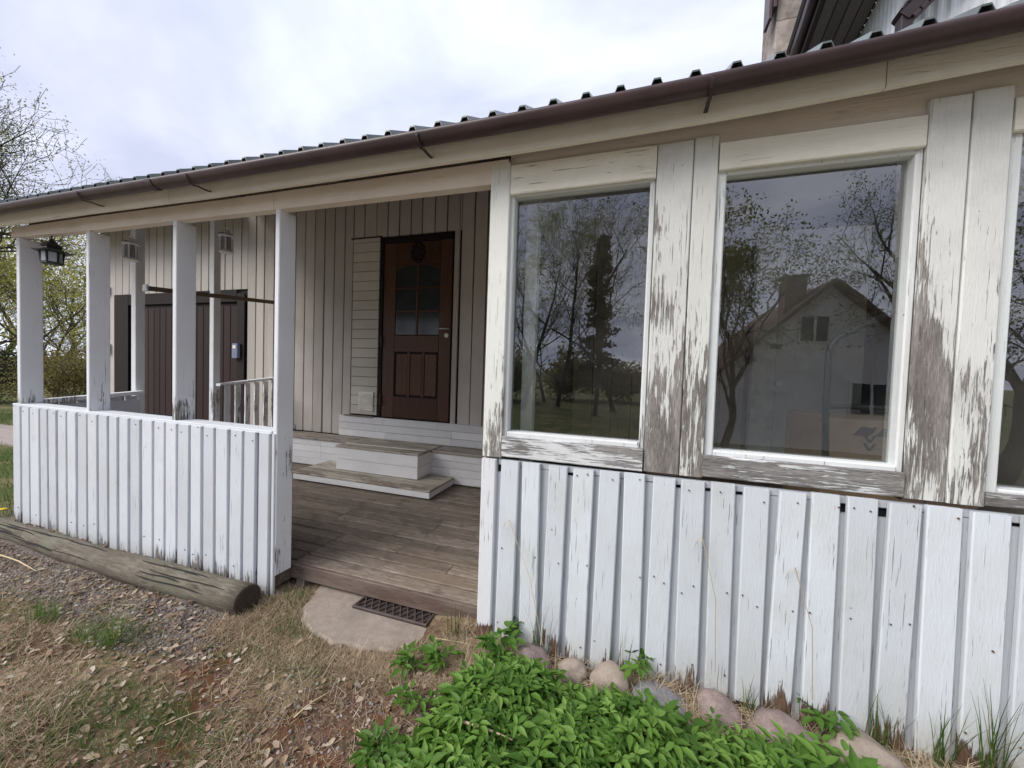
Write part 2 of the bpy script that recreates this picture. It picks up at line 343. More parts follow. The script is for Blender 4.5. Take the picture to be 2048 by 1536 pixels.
rx_ = t_.nodes.new('ShaderNodeMapRange'); t_.links.new(nx.outputs[0], rx_.inputs[0]); rx_.inputs[1].default_value = .48; rx_.inputs[2].default_value = .68; rx_.inputs[4].default_value = .55
mxx = t_.nodes.new('ShaderNodeMixRGB'); t_.links.new(rx_.outputs[0], mxx.inputs[0]); t_.links.new(lk_, mxx.inputs[1]); mxx.inputs[2].default_value = (.17, .14, .11, 1); t_.links.new(mxx.outputs[0], b_.inputs['Base Color'])

# ------------------------------------------------------------------ ground
def gz(x, y):
    x = np.asarray(x, float); y = np.asarray(y, float)
    s = np.clip((x+1.25)/.8, 0, 1); s = s*s*(3-2*s)
    w = np.clip((y+1.6)/1.3, 0, 1)
    h = .09*s*w
    near = np.exp(-(np.maximum(0, np.hypot(x+1, (y+.5)*1.5)-3)/2.0)**2)
    h = h + near*(.008*np.sin(x*7.1+y*3)+.007*np.sin(x*3.3-y*9.7+1)+.004*np.sin(x*23+y*17))
    # lower lying land behind the photographer, gently rising far ground
    h = h - .9*np.clip((-y-4)/6, 0, 1)
    return h
def axis(a, b, st, lo, hi):
    c = list(np.arange(a, b+1e-6, st)); s = st; v = b
    while v < hi: s *= 1.28; v += s; c.append(v)
    s = st; v = a
    while v > lo: s *= 1.28; v -= s; c.insert(0, v)
    return np.array(c)
gx = axis(-6.0, 2.2, .045, -600, 600); gy = axis(-2.2, .3, .04, -600, 600)
GX, GY = np.meshgrid(gx, gy); GZ = gz(GX, GY)
V = np.stack([GX.ravel(), GY.ravel(), GZ.ravel()], 1); nx_, ny_ = len(gx), len(gy)
ii = (np.arange(ny_-1)[:, None]*nx_+np.arange(nx_-1)[None, :]).ravel()
F = np.stack([ii, ii+1, ii+nx_+1, ii+nx_], 1)
t = NT('ground_soil'); c = t.coords(False); sp = t.sepz(c)
n = t.noise(c, 1.7, 5, .6, .5); nf = t.noise(c, 45, 5, .7); nm = t.noise(c, 9, 4, .6)
soil = t.mix(t.rng(nf, .3, .7), (.075, .042, .030), (.19, .12, .085))
soil = t.mix(t.rng(nm, .48, .62, 0, .85), soil, (.14, .060, .028))
thatch = t.mix(t.rng(nf, .3, .7), (.17, .125, .075), (.33, .26, .16)); thatch = t.mix(t.rng(nm, .52, .7), thatch, (.09, .11, .04))
near = t.mix(t.rng(n, .46, .60), soil, thatch)
grav = t.mix(t.rng(nf, .35, .7), (.14, .11, .10), (.29, .245, .225))
gvm = t.math('MULTIPLY', t.rng(t.math('ADD', sp[1], t.math('MULTIPLY', t.math('SUBTRACT', nm, .5), .3)), -.56, -.46), t.rng(t.math('ADD', sp[0], t.math('MULTIPLY', nm, .4)), -1.6, -1.85))
near = t.mix(gvm, near, grav)
lawn = t.mix(t.rng(nf, .3, .7), (.05, .08, .022), (.15, .16, .06)); lawn = t.mix(t.rng(n, .45, .62, 0, .8), lawn, (.25, .20, .11))
dist = t.math('ADD', t.math('ABSOLUTE', t.math('ADD', sp[0], 1.4)), t.math('ABSOLUTE', t.math('MULTIPLY', sp[1], 1.2)))
col = t.mix(t.rng(dist, 3.0, 4.2), near, lawn)
yard_ = t.mix(t.rng(nf, .3, .7), (.29, .24, .195), (.46, .40, .345)); yard_ = t.mix(t.rng(n, .55, .66, 0, .6), yard_, (.20, .20, .10))
yy = t.math('ADD', sp[1], t.math('MULTIPLY', t.math('SUBTRACT', n, .5), 1.6))
col = t.mix(t.math('MULTIPLY', t.rng(yy, -1.5, -2.1), t.rng(yy, -10.5, -9.0)), col, yard_)
t.bump(t.math('ADD', nf, nm), .8, .02)
M_ground = t.done(col, .92, .15)
fastobj('ground', V, F, M_ground, smooth=True, kind='structure', label='soil, gravel and withered lawn in front of the porch')
mb = MB(); la, lb_, ua, ub = onZ(0, 886, .03), onZ(26, 890, .03), onZ(0, 846, .03), onZ(26, 849, .03)
ld, ud = (la-lb_).normalized(), (ua-ub).normalized()
pv = [(-5.0, 2.2), (-5.0, .9), (lb_.x, lb_.y), (la.x+ld.x*6, la.y+ld.y*6), (ua.x+ud.x*4, ua.y+ud.y*4), (ub.x+1.5, 2.2)]; PATHP = pv
mb.add([(x, y, .03) for x, y in pv] + [(x, y, -.1) for x, y in pv], [tuple(range(5, -1, -1))] + [(i, (i+1) % 6, (i+1) % 6+6, i+6) for i in range(6)])
mb.build('path', M_path, kind='structure', label='grey pink paved path by the garage door')

# ================================================================== THE HOUSE
house = thing('house', (-1.5, 2.0, 0), 'white weathered wooden house with an open porch, big windows and brown gutter', 'house')
H = house
SAGX = [-5.3, -4.1, -3.36, -2.31, -1.23, -.44, .17, .46, .67, .95, 1.6, 2.6]
SAGZ = [2.353, 2.347, 2.340, 2.323, 2.317, 2.314, 2.321, 2.329, 2.336, 2.352, 2.372, 2.38]
def sag(x): return float(np.interp(x, SAGX, SAGZ))
EXL, EXR = -5.15, 2.6
xs_e = list(np.linspace(EXL, EXR, 32))

# --- roof sheet with trapezoid ridges
def roof_prof():
    out = []; x = .897
    while x < EXR: x += .1222
    rs = []
    while x > EXL: rs.append(x); x -= .1222
    for r in sorted(rs): out += [(r-.025, 0), (r-.011, .035), (r+.011, .035), (r+.025, 0)]
    return out
pr = roof_prof(); v = []; slope = .55
for y, in ((-.185,), (2.2,), (4.6,)):
    for x, h in pr: v.append((x, y, sag(x)*(1 if y < 0 else 0)+(2.340 if y > 0 else 0)+.020+h+slope*(y+.185)))
k = len(pr); b = len(v); v += [(q[0], q[1], q[2]-.006) for q in v]
f = [(j*k+i, j*k+i+1, (j+1)*k+i+1, (j+1)*k+i) for j in range(2) for i in range(k-1)]
f += [tuple(q+b for q in reversed(w)) for w in f] + [(i, i+b, i+1+b, i+1) for i in range(k-1)]
roof = MB().add(v, f).build('roof', M_roof, H)
# roof deck under the sheet, rafters, rear slope
mb = MB()
for a, c_ in zip(xs_e[:-1], xs_e[1:]):
    za, zb = sag(a)-.045, sag(c_)-.045
    mb.add([(a, -.10, za+.02), (c_, -.10, zb+.02), (c_, 4.6, 2.31-.03+slope*4.785), (a, 4.6, 2.31-.03+slope*4.785), (a, -.10, za), (c_, -.10, zb), (c_, 4.6, 2.29-.03+slope*4.785), (a, 4.6, 2.29-.03+slope*4.785)],
           [(0, 1, 2, 3), (7, 6, 5, 4), (0, 4, 5, 1), (2, 6, 7, 3), (1, 5, 6, 2), (0, 3, 7, 4)])
mb.build('roof_underside', M_dowel, roof)
for x in np.arange(-4.5, 2.4, .75):
    z = sag(x)-.11
    MB().bar((x, .06, z+.02+slope*.13), (x, 2.25, z+.02+slope*2.3), (1, 0, 0), (0, 0, 1), .048, .10).build('rafter', M_dowel, roof)
# --- fascia: two long boards butted; follows the sag
def sagbar(x0, x1, y0, y1, dz0, dz1, n=14):
    mb = MB(); xs = np.linspace(x0, x1, n)
    vs = []
    for x in xs:
        z = sag(x); vs += [(x, y0, z+dz0), (x, y1, z+dz0), (x, y1, z+dz1), (x, y0, z+dz1)]
    fs = []
    for i in range(n-1):
        for j in range(4):
            q = (i*4+j, i*4+(j+1) % 4, (i+1)*4+(j+1) % 4, (i+1)*4+j); fs.append(q[::-1])
    fs += [(0, 1, 2, 3), (4*n-1, 4*n-2, 4*n-3, 4*n-4)]
    return mb.add(vs, fs)
for a, c_ in ((EXL, -2.62), (-2.617, .72), (.723, EXR)):
    sagbar(a, c_, -.105, -.082, -.070, .050).build('fascia_board', M_fascia, H)
# --- gutter
mb = MB(); vs = []; n = 40; prof = []
for i in range(11):
    a = math.pi+math.pi*i/10; prof.append((-.188+.038*math.cos(a), .0+.038*math.sin(a)))
prof = [(-.226, .004), (-.2265, -.004)] + prof[1:] + [(-.150, .040)]  # unseen back edge drawn up high to block light leaking onto the fascia
xs = np.linspace(EXL, EXR, n); m_ = len(prof)
for x in xs:
    for y, z in prof: vs.append((x, y, sag(x)+z))
fs = [(i*m_+j, (i+1)*m_+j, (i+1)*m_+j+1, i*m_+j+1) for i in range(n-1) for j in range(m_-1)]
off = len(vs)
for x in xs:
    for y, z in prof: vs.append((x, -.188+(y+.188)*.93, sag(x)+z*.93+.001))
fs += [tuple(q+off for q in reversed(w)) for w in fs]
fs += [(i*m_, i*m_+off, (i+1)*m_+off, (i+1)*m_) for i in range(n-1)]
gut = mb.add(vs, fs).build('gutter', M_gutter, H, smooth=True)
def strap(x, r, tail, w=.013):
    pts = []
    for i in range(9):
        a = math.pi*1.02+math.pi*.62*i/8; pts.append((x, -.188+r*math.cos(a), sag(x)+r*math.sin(a)-(.006 if tail else 0)))
    if tail: pts += [(x, -.125, sag(x)-.046), (x, -.108, sag(x)-.044)]
    mb = MB()
    for p, q in zip(pts[:-1], pts[1:]):
        d = Vector(q)-Vector(p); mb.bar(p, Vector(q)+d.normalized()*.002, (1, 0, 0), d.cross(Vector((1, 0, 0))), w, .005, .001)
    return mb
for x in (-3.22, -2.27, -.885, .21, 1.3):
    strap(x, .0425, True).build('gutter_bracket', M_bracket, gut)
for x in (-2.58,): strap(x, .0405, False, .05).build('gutter_joint', M_gutter, gut)
# --- beam
def zbeam(x): return float(np.interp(x, [-4.6, -3.65, -2.75, -1.92, -.64, 2.4], [2.242, 2.214, 2.204, 2.192, 2.178, 2.20]))
def beam(x0, x1):
    mb = MB(); vs = []; xs = np.linspace(x0, x1, 8)
    for x in xs:
        z = zbeam(x); zt = sag(x)-.035
        vs += [(x, 0, z), (x, .05, z), (x, .05, zt), (x, 0, zt)]
    fs = [(i*4+j, (i+1)*4+j, (i+1)*4+(j+1) % 4, i*4+(j+1) % 4) for i in range(7) for j in range(4)] + [(3, 2, 1, 0), (28, 29, 30, 31)]
    return mb.add(vs, fs)
beam(-4.60, -1.935).build('beam', M_beam, H); beam(-1.932, -.56).build('beam', M_beam, H)
MB().box(-.557, 2.5, .022, .05, 2.19, 2.355, 'x').build('beam', M_beam, H)

# --- front posts (narrow planks set edgewise)
for (x0, x1, yd, zb, zt) in ((-4.545, -4.50, .125, .965, 2.236), (-3.662, -3.628, .118, .955, 2.214), (-2.768, -2.733, .118, .955, 2.206), (-1.925, -1.892, .112, .125, 2.192)):
    MB().box(x0, x1, .004, yd, zb, zt, 'z', .004).build('post', M_post, H)
# --- porch side: two posts, high rail, side railings
def q(px, py, y): return onY(px, py, y)
pa = q(262, 785, .78); pb = q(418, 770, 1.48)
for p, d in ((pa, .78), (pb, 1.48)):
    MB().box(p.x, p.x+.07, d, d+.075, .12, 2.30+slope*(d+.2)-.13, 'z', .004).build('post', M_post, H)
x_s = -4.60
MB().bar((x_s+.075, .80, 2.028), (x_s+.03, 2.24, 2.155), (1, 0, 0), (0, 0, 1), .03, .045).build('high_rail', M_dowel, H)
MB().box(x_s+.055, x_s+.115, .785, .80, 1.995, 2.062, 'x').build('rail_end_block', M_post, H)
srl = MB().bar((x_s+.02, .10, .965), (x_s+.02, .80, 1.012), (1, 0, 0), (0, 0, 1), .07, .035).build('side_railing', M_post, H)
for i in range(6):
    y = .14+i*.108
    MB().box(x_s-.01, x_s+.012, y, y+.085, .06, .945+.007*i, 'z').build('board', M_rail, srl)
MB().box(x_s+.016, x_s+.032, .12, .78, .1, .94, 'x').build('backing', M_wallback, srl)
rrl = MB().bar((x_s+.04, 1.50, 1.072), (x_s+.0, 2.235, 1.140), (1, 0, 0), (0, 0, 1), .075, .03).build('rear_railing', M_post, H)
for i in range(6):
    y = 1.59+i*.122; z = 1.065+(y-1.5)/.735*.068
    MB().box(x_s+.005, x_s+.030, y, y+.062, .49 if y > 1.95 else .14, z-.014, 'z').build('baluster', M_post, rrl)

# --- porch front railing of vertical boards
rl = MB().bar((-4.59, .052, .951), (-1.925, .052, .946), (0, 1, 0), (0, 0, 1), .112, .020).build('front_railing', M_rail, H)
GR = [-4.585, -4.458, -4.34, -4.208, -4.102, -3.982, -3.866, -3.743, -3.624, -3.502, -3.386, -3.276, -3.164, -3.045, -2.924, -2.811, -2.694, -2.58, -2.472, -2.362, -2.245, -2.132, -2.026, -1.922]
for a, c_ in zip(GR[:-1], GR[1:]):
    g = random.uniform(.018, .028)
    if a == GR[0]: g = .03
    dx = random.uniform(-.003, .003); tl = random.uniform(-.003, .003)
    zb = random.uniform(-.012, .012) + (.0 if a < -3 else .005)
    MB().bar(((a+c_)/2-g/2*0+dx+tl-.0, .0, zb), ((a+c_)/2+dx-tl, random.uniform(-.002, .002), .9395), (1, 0, 0), (0, 1, 0), c_-a-g, .021, .003).build('board', M_rail, rl)
GB = [a for a in GR]
for a in GB[1:-1]:
    MB().box(a-.045, a+.045, .0135, .028, random.uniform(.01, .03), .938, 'z', .002).build('backing_board', M_wallback, rl)
MB().box(-4.58, -1.93, .031, .075, .12, .20, 'x').build('bottom_rail', M_wallback, rl)
MB().box(-1.921, -1.899, -.004, .012, .0, .94, 'z').build('board', M_rail, rl)

# --- veranda front wall below the windows
BX = [(-.64, -.571), (-.547, -.464), (-.439, -.359), (-.33, -.249), (-.223, -.137), (-.114, -.032), (-.006, .075), (.099, .182), (.207, .291), (.315, .397), (.421, .505), (.528, .611), (.635, .719), (.742, .827), (.85, .936), (.957, 1.047), (1.071, 1.164), (1.19, 1.275), (1.30, 1.385), (1.41, 1.495), (1.52, 1.605), (1.63, 1.715), (1.74, 1.83)]
ZB = [.03, .10, .09, .09, .09, .10, .09, .10, .13, .13, .14, .13, .11, .10, .09, .08, .07, .07, .07, .07, .07, .07, .07]
vw = MB().box(-.60, 1.9, .030, .048, .05, .905, 'x').build('veranda_wall', M_dark, H)
for i, ((a, c_), zb) in enumerate(zip(BX, ZB)):
    tl = random.uniform(-.006, .006)
    top = .937 + random.uniform(-.004, .003)
    if i == 0: MB().bar((-.6055, .034, zb), (-.6055, .034, top), (1, 0, 0), (0, 1, 0), c_-a, .09, .004).build('corner_board', M_corner, vw)
    else: MB().bar(((a+c_)/2+tl, random.uniform(-.004, .001), zb-.02), ((a+c_)/2-tl, random.uniform(-.003, .003), top), (1, 0, 0), (0, 1, 0), c_-a, .022, .004).build('board', M_wall, vw)
for i in range(len(BX)-1):
    m_ = (BX[i][1]+BX[i+1][0])/2; w = random.uniform(.036, .046)
    tl = random.uniform(-.007, .007); zt = random.choice([.907, .907, .906, .905, .895, .875])
    MB().bar((m_+tl*1.2, .020, .07), (m_-tl, .0205, zt), (1, 0, 0), (0, 1, 0), w*2*.92, .013, .002).build('backing_board', M_wallback, vw)
MB().box(-.565, 1.9, .013, .0265, .908, .936, 'x').build('top_batten', M_wallback, vw)

nm_ = MB()
for a, c_ in BX[1:]:
    for z in (.915, .52, .20):
        for fx_ in (.22, .78):
            if random.random() < .42: xx = a+(c_-a)*fx_+random.uniform(-.010, .010); zz_ = z+random.uniform(-.03, .02); nm_.box(xx-.0022, xx+.0022, -.0165, -.010, zz_-.0022, zz_+.0022, 'z', .001)
nm_.build('nail_heads', M_nail, vw, kind='stuff')
nm_ = MB()
for a, c_ in zip(GR[:-1], GR[1:]):
    for z in (.915, .16):
        if random.random() < .45: xx = (a+c_)/2+random.uniform(-.025, .025); zz_ = z+random.uniform(-.03, .02); nm_.box(xx-.0024, xx+.0024, -.0155, -.009, zz_-.0024, zz_+.0024, 'z', .001)
nm_.build('nail_heads', M_nail, rl, kind='stuff')
# --- windows: trim boards, frame, pane
def window(x0, x1, zg0, zg1, parts, headz, sillm, fx):
    """glass opening x0..x1, zg0..zg1; frame round it"""
    w = MB().box(x0-.028, x1+.03, .046, .052, zg0-.05, zg1+.05, 'x', .001)
    fm = MB()
    y0, y1 = .018, .075
    fm.box(x0-.036, x0, y0, y1, zg0-.055, zg1+.04, 'z', .005); fm.box(x1, x1+fx, y0, y1, zg0-.055, zg1+.04, 'z', .005)
    fm.box(x0, x1, y0+.002, y1, zg1, zg1+.038, 'x', .005); fm.box(x0, x1, y0-.004, y1, zg0-.055, zg0, 'x', .006)
    fr_ = fm.build('window', M_frame, H)
    hm = MB(); hm.box(x0, x1, .004, .018, zg1+.012, zg1+.022, 'x', .002).build('bead', M_head, fr_)
    MB().box(x0-.002, x1+.002, .057, .061, zg0-.003, zg1+.003, 'x', .0005).build('pane', M_glass, fr_)
    for name, m, a, c_, z0, z1, ax, y in parts:
        MB().box(a, c_, y, y+.022, z0, z1, ax, .004).build(name, m, fr_)
    return fr_
w1 = window(-.53, .040, 1.064, 2.118, [
    ('trim_board', M_trim, -.641, -.549, .945, 2.262, 'z', -.001), ('trim_board', M_head, -.546, .059, 2.121, 2.252, 'x', -.002), ('sill_board', M_sill, -.548, .056, .950, 1.043, 'x', -.004)], 0, 0, .022)
w2 = window(.313, .874, 1.059, 2.110, [
    ('trim_board', M_trimh, .062, .192, .953, 2.247, 'z', -.002), ('trim_board', M_trim, .195, .279, .951, 2.254, 'z', .001), ('trim_board', M_head, .282, .888, 2.121, 2.225, 'x', -.002), ('sill_board', M_sill2, .275, .889, .956, 1.040, 'x', -.005)], 0, 0, .022)
w3 = window(1.138, 1.72, 1.012, 2.121, [
    ('trim_board', M_trimh, .894, .998, .955, 2.270, 'z', -.001), ('trim_board', M_trimh, 1.002, 1.096, .954, 2.275, 'z', -.003), ('trim_board', M_head, 1.10, 1.76, 2.135, 2.24, 'x', -.002), ('sill_board', M_sill2, 1.098, 1.76, .958, 1.000, 'x', -.004), ('trim_board', M_trim, 1.763, 1.87, .955, 2.27, 'z', -.001)], 0, 0, .03)
# dark joints behind the trim boards
for x, w in ((-.60, .05), (.175, .10), (1.0, .10), (1.82, .05)): MB().box(x-w, x+w, .024, .075, .94, 2.27, 'z', .001).build('window_stud', M_dowel, H)
ptw = MB().box(-.62, -.565, .08, 2.22, .0, 2.20, 'y').build('partition_wall', M_dark, H)
for k_ in range(14): MB().box(-.642, -.622, .085+k_*.152, .085+k_*.152+.140, .13, 2.18+.53*(.085+k_*.152), 'z', .004).build('board', M_wall2, ptw)
MB().box(1.88, 1.95, .0, 2.22, .0, 2.3, 'y').build('end_wall', M_wall3, H)

# --- back wall, entry part and garage part (vertical boards over dark joints)
YB = 2.26
bw = MB().box(-8.45, 4.5, YB+.012, YB+.05, .0, 4.05, 'x').build('back_wall', M_dark, H)
def wallboards(edges, z0, z1, mat, parent=bw, gap=.013, y=YB):
    for a, c_ in zip(edges[:-1], edges[1:]):
        tl = random.uniform(-.003, .003); y_ = y+random.uniform(-.002, .002)
        MB().bar(((a+c_)/2+tl, y_, z0), ((a+c_)/2-tl, y_, z1), (1, 0, 0), (0, 1, 0), c_-a-gap, .022, .004).build('board', mat, parent)
EL = [-4.56, -4.41, -4.259, -4.099, -3.94, -3.784, -3.629, -3.47, -3.34]
wallboards(EL, .476, 3.55, M_wall2)
wallboards([-3.34, -3.18, -3.005, -2.846, -2.688, -2.529, -2.38, -2.212, -2.055, -1.894], 2.905, 3.55, M_wall2)
wallboards([-1.875, -1.715, -1.56, -1.40], .72, 3.55, M_wall2)
wallboards([-1.894, -1.875+.0], 2.905, 3.55, M_wall2, gap=.001)
wallboards([-1.40, -1.24, -1.08, -.92, -.76, -.62], .1, 3.4, M_wall2)
MB().box(-4.70, -4.60, YB-.035, YB-.012, .49, 3.5, 'z').build('corner_board', M_wall3, bw)
GL = [-8.40, -8.30, -8.167, -8.0]
wallboards(GL, .05, 3.5, M_wall3)
GA = [-8.0, -7.824, -7.657, -7.49, -7.36, -7.177, -7.007, -6.839, -6.669, -6.51, -6.35, -6.192, -6.025, -5.874, -5.71, -5.544, -5.394, -5.225, -5.10]
wallboards(GA, 2.36, 3.5, M_wall3)
wallboards([-5.11, -4.95, -4.80, -4.70], .05, 3.5, M_wall3)
wallboards([-.55, -.36, -.18, 0.0, .18, .36, .55, .74, .93], .1, 2.9, M_intwall, gap=.006, y=2.10)
# garage door
gd = MB().box(-7.62, -5.28, YB+.002, YB+.011, .05, 2.17, 'x').build('garage_door', M_garaged, H)
PL = np.linspace(-7.60, -5.29, 18)
for a, c_ in zip(PL[:-1], PL[1:]):
    MB().box(a+.005, c_-.005, YB-.012, YB+.001, .06, 2.13, 'z', .004).build('plank', M_garage, gd)
for a, c_, z0, z1, ax in ((-7.99, -7.64, .05, 2.355, 'z'), (-5.275, -5.13, .05, 2.30, 'z'), (-7.63, -5.28, 2.185, 2.35, 'x')):
    MB().box(a, c_, YB-.035, YB-.013, z0, z1, ax).build('frame', M_garaged, gd)
MB().box(-5.30, -5.19, YB-.085, YB-.037, 1.40, 1.60, 'z', .008).build('key_box', M_bluebox, gd)
MB().box(-5.275, -5.215, YB-.090, YB-.086, 1.53, 1.575, 'z', .001).build('key_box_lid', M_offw, gd)
for (px, py, m, s) in ((214, 697, M_cream, .07), (214, 581, M_offw, .055)):
    p = q(px, py, YB-.03); MB().box(p.x-s, p.x+s, YB-.06, YB-.012, p.z-s*1.1, p.z+s*1.1, 'z', .012).build('junction_box', m, bw)
p0 = q(212, 470, YB-.02); p1 = q(212, 690, YB-.02)
MB().tube([(p0.x, YB-.018, p0.z), (p1.x, YB-.018, p1.z)], .012, 6).build('cable', M_cream, bw)
# horizontal board panel beside the door
pn = MB().box(-3.335, -2.935, YB-.012, YB+.002, .745, 2.905, 'x').build('side_panel', M_dark, H)
zz_ = .75; i = 0
while zz_ < 2.88:
    h = .1165; MB().box(-3.322, -2.94, YB-.028, YB-.013, zz_+.002, min(zz_+h-.003, 2.895), 'x', .005).build('board', M_panel, pn); zz_ += h
MB().box(-3.36, -2.92, YB-.03, YB-.005, 2.897, 2.91, 'x', .003).build('flashing', M_dark, pn)
vt = MB(); a = q(718, 783, YB-.03); c_ = q(747, 822, YB-.03)
vt.box(a.x, c_.x, YB-.045, YB-.029, c_.z, a.z, 'z', .006); vgo = vt.build('vent_grille', M_offw, pn)
for k_ in range(9):
    z = c_.z+.03+k_*(a.z-c_.z-.06)/8
    MB().bar((a.x+.02, YB-.047, z), (c_.x-.02, YB-.047, z), (0, 1, .6), (0, -.6, 1), .010, .006, .001).build('slat', M_offw, vgo)
# --- entrance door
DX0, DX1, DZ0, DZ1 = -2.915, -1.955, .735, 2.875
dr = MB().box(DX0+.03, DX1-.02, YB+.0, YB+.011, DZ0, DZ1, 'z').build('door', M_garaged, H)
yf = YB-.012
def dbox(name, m, a, c_, z0, z1, ax='z', dy=0.0, par=dr, th=.022, ch=.005): return MB().box(a, c_, yf-dy, yf-dy+th, z0, z1, ax, ch).build(name, m, par)
dbox('frame_jamb', M_garaged, DX0-.02, DX0+.03, DZ0, DZ1, dy=.01); dbox('frame_head', M_garaged, DX0+.031, DX1-.02, DZ1-.06, DZ1, 'x', .01)
GX0, GX1, GZ0, GZ1 = onY(790, 668, yf).x, onY(877, 668, yf).x, onY(832, 670, yf).z, onY(832, 528, yf).z
dbox('stile', M_door, DX0+.032, GX0-.004, DZ0+.005, DZ1-.063); dbox('stile', M_door, GX1+.004, DX1-.022, DZ0+.005, DZ1-.063)
dbox('rail', M_door, GX0-.002, GX1+.002, GZ1+.004, DZ1-.063, 'x'); dbox('rail', M_door, GX0-.002, GX1+.002, GZ0-.20, GZ0-.004, 'x')
dbox('rail', M_door, GX0-.002, GX1+.002, DZ0+.005, DZ0+.26, 'x')
mb = MB()
va = []
for k_ in range(17):   # shallow arch under the top rail
    u = k_/16*2-1; x_ = GX0+(GX1-GX0)*k_/16; va += [(x_, yf+.003, GZ1-.065*u*u-.006), (x_, yf+.003, GZ1+.003), (x_, yf+.018, GZ1-.065*u*u-.006)]
mb.add(va, [(3*k_, 3*k_+3, 3*k_+4, 3*k_+1) for k_ in range(16)] + [(3*k_, 3*k_+2, 3*k_+5, 3*k_+3) for k_ in range(16)])
mb.build('arch', M_door, dr)
mx_ = (GX0+GX1)/2; hz = (GZ1-GZ0)/3
dbox('muntin', M_door, mx_-.014, mx_+.014, GZ0, GZ1, 'z', 0, dr, .016)
for k_ in (1, 2): dbox('muntin', M_door, GX0, mx_-.015, GZ0+hz*k_-.011, GZ0+hz*k_+.011, 'x', 0, dr, .014); dbox('muntin', M_door, mx_+.015, GX1, GZ0+hz*k_-.011, GZ0+hz*k_+.011, 'x', 0, dr, .014)
for c0, c1 in ((GX0, mx_-.014), (mx_+.014, GX1)):
    for k_ in range(3): MB().box(c0, c1, YB-.003, YB-.001, GZ0+hz*k_+.005, GZ0+hz*(k_+1)-.005, 'z', .0005).build('pane', M_glassw, dr)
pw = (GX1-GX0)/3; z0_, z1_ = DZ0+.265, GZ0-.205
for k_ in range(3):
    dbox('panel', M_doorp, GX0+pw*k_+.022, GX0+pw*(k_+1)-.022, z0_+.02, z1_-.02, 'z', -.006, dr, .015, .007)
    if k_: dbox('muntin', M_door, GX0+pw*k_-.02, GX0+pw*k_+.02, z0_, z1_, 'z', 0, dr, .02)
p = onY(836, 505, yf); mb = MB()   # dark carved oval above the glass
for k_ in range(10):
    a = 2*math.pi*k_/10; mb.lathe((0, 0, 0), [(.004, -.012), (.026, -.006), (.03, 0), (.02, .01)], 7)
    for i_ in range(len(mb.v)-28, len(mb.v)):
        x, y, z = mb.v[i_]; mb.v[i_] = (p.x+.078*math.cos(a)+x, yf-.006-z*.6, p.z+.10*math.sin(a)+y)
mb.v += [(p.x, yf-.014, p.z)] + [(p.x+.07*math.cos(a), yf-.006, p.z+.092*math.sin(a)) for a in np.linspace(0, 2*math.pi, 17)[:-1]]; b_ = len(mb.v)-17; mb.f += [(b_, b_+1+(i+1) % 16, b_+1+i) for i in range(16)]
mb.build('wreath_carving', M_garaged, dr, smooth=True)
p = onY(889, 658, yf-.03)
MB().tube([(p.x+.055, yf-.002, p.z+.0), (p.x+.055, yf-.045, p.z), (p.x-.06, yf-.05, p.z+.004)], .010, 8).build('handle', M_steel, dr, smooth=True)
p = onY(893, 671, yf)
lk = MB().lathe((0, 0, 0), [(.026, 0), (.026, .006), (.012, .008), (.011, .012)], 14)
lk.v = [(p.x+x, yf-.001-z, p.z+y) for x, y, z in lk.v]; lk.f = [w[::-1] for w in lk.f]; lk.build('lock', M_offw, dr)
for zh in (2.35, 1.65, .95): MB().box(DX0+.022, DX0+.04, yf-.03, yf-.012, zh-.06, zh+.06, 'z', .006).build('hinge', M_black, dr)
MB().box(-1.945, -1.885, YB-.03, YB-.008, .725, 2.90, 'z').build('door_trim', M_wall3, H)
# base boards under the door
bp = MB().box(-3.47, -.62, YB-.034, YB-.02, .47, .725, 'x').build('base_panel', M_stepw, H)
for z0_, z1_ in ((.475, .555), (.559, .640), (.644, .722)):
    sx = sorted([-3.475, random.uniform(-2.9, -2.6), random.uniform(-2.2, -1.9), -.62])
    for a, c_ in zip(sx[:-1], sx[1:]): MB().box(a+.001, c_-.002, YB-.050, YB-.035, z0_, z1_, 'x', .002).build('board', M_stepw, bp)
MB().box(-3.40, -2.98, YB-.065, YB-.02, .724, .737, 'x', .002).build('threshold_strip', M_deck2, bp)

# --- bench platform along the wall
bn = MB().box(-4.55, -.64, 1.965, YB-.02, .13, .44, 'x').build('bench', M_dark, H)
for y0_, y1_ in ((1.93, 2.03), (2.034, 2.134), (2.138, YB-.052)):
    for a, c_ in ((-4.62, -2.5), (-2.497, -.64)): MB().box(a, c_, y0_, y1_, .446, .472, 'x', .004).build('plank', M_bencht, bn)
for z0_, z1_ in ((.135, .212), (.215, .292), (.295, .369), (.372, .444)):
    for a, c_ in ((-4.58, -3.5), (-3.497, -2.0), (-1.997, -.64)): MB().box(a, c_, 1.948, 1.963, z0_, z1_, 'x', .003).build('board', M_stepw, bn)

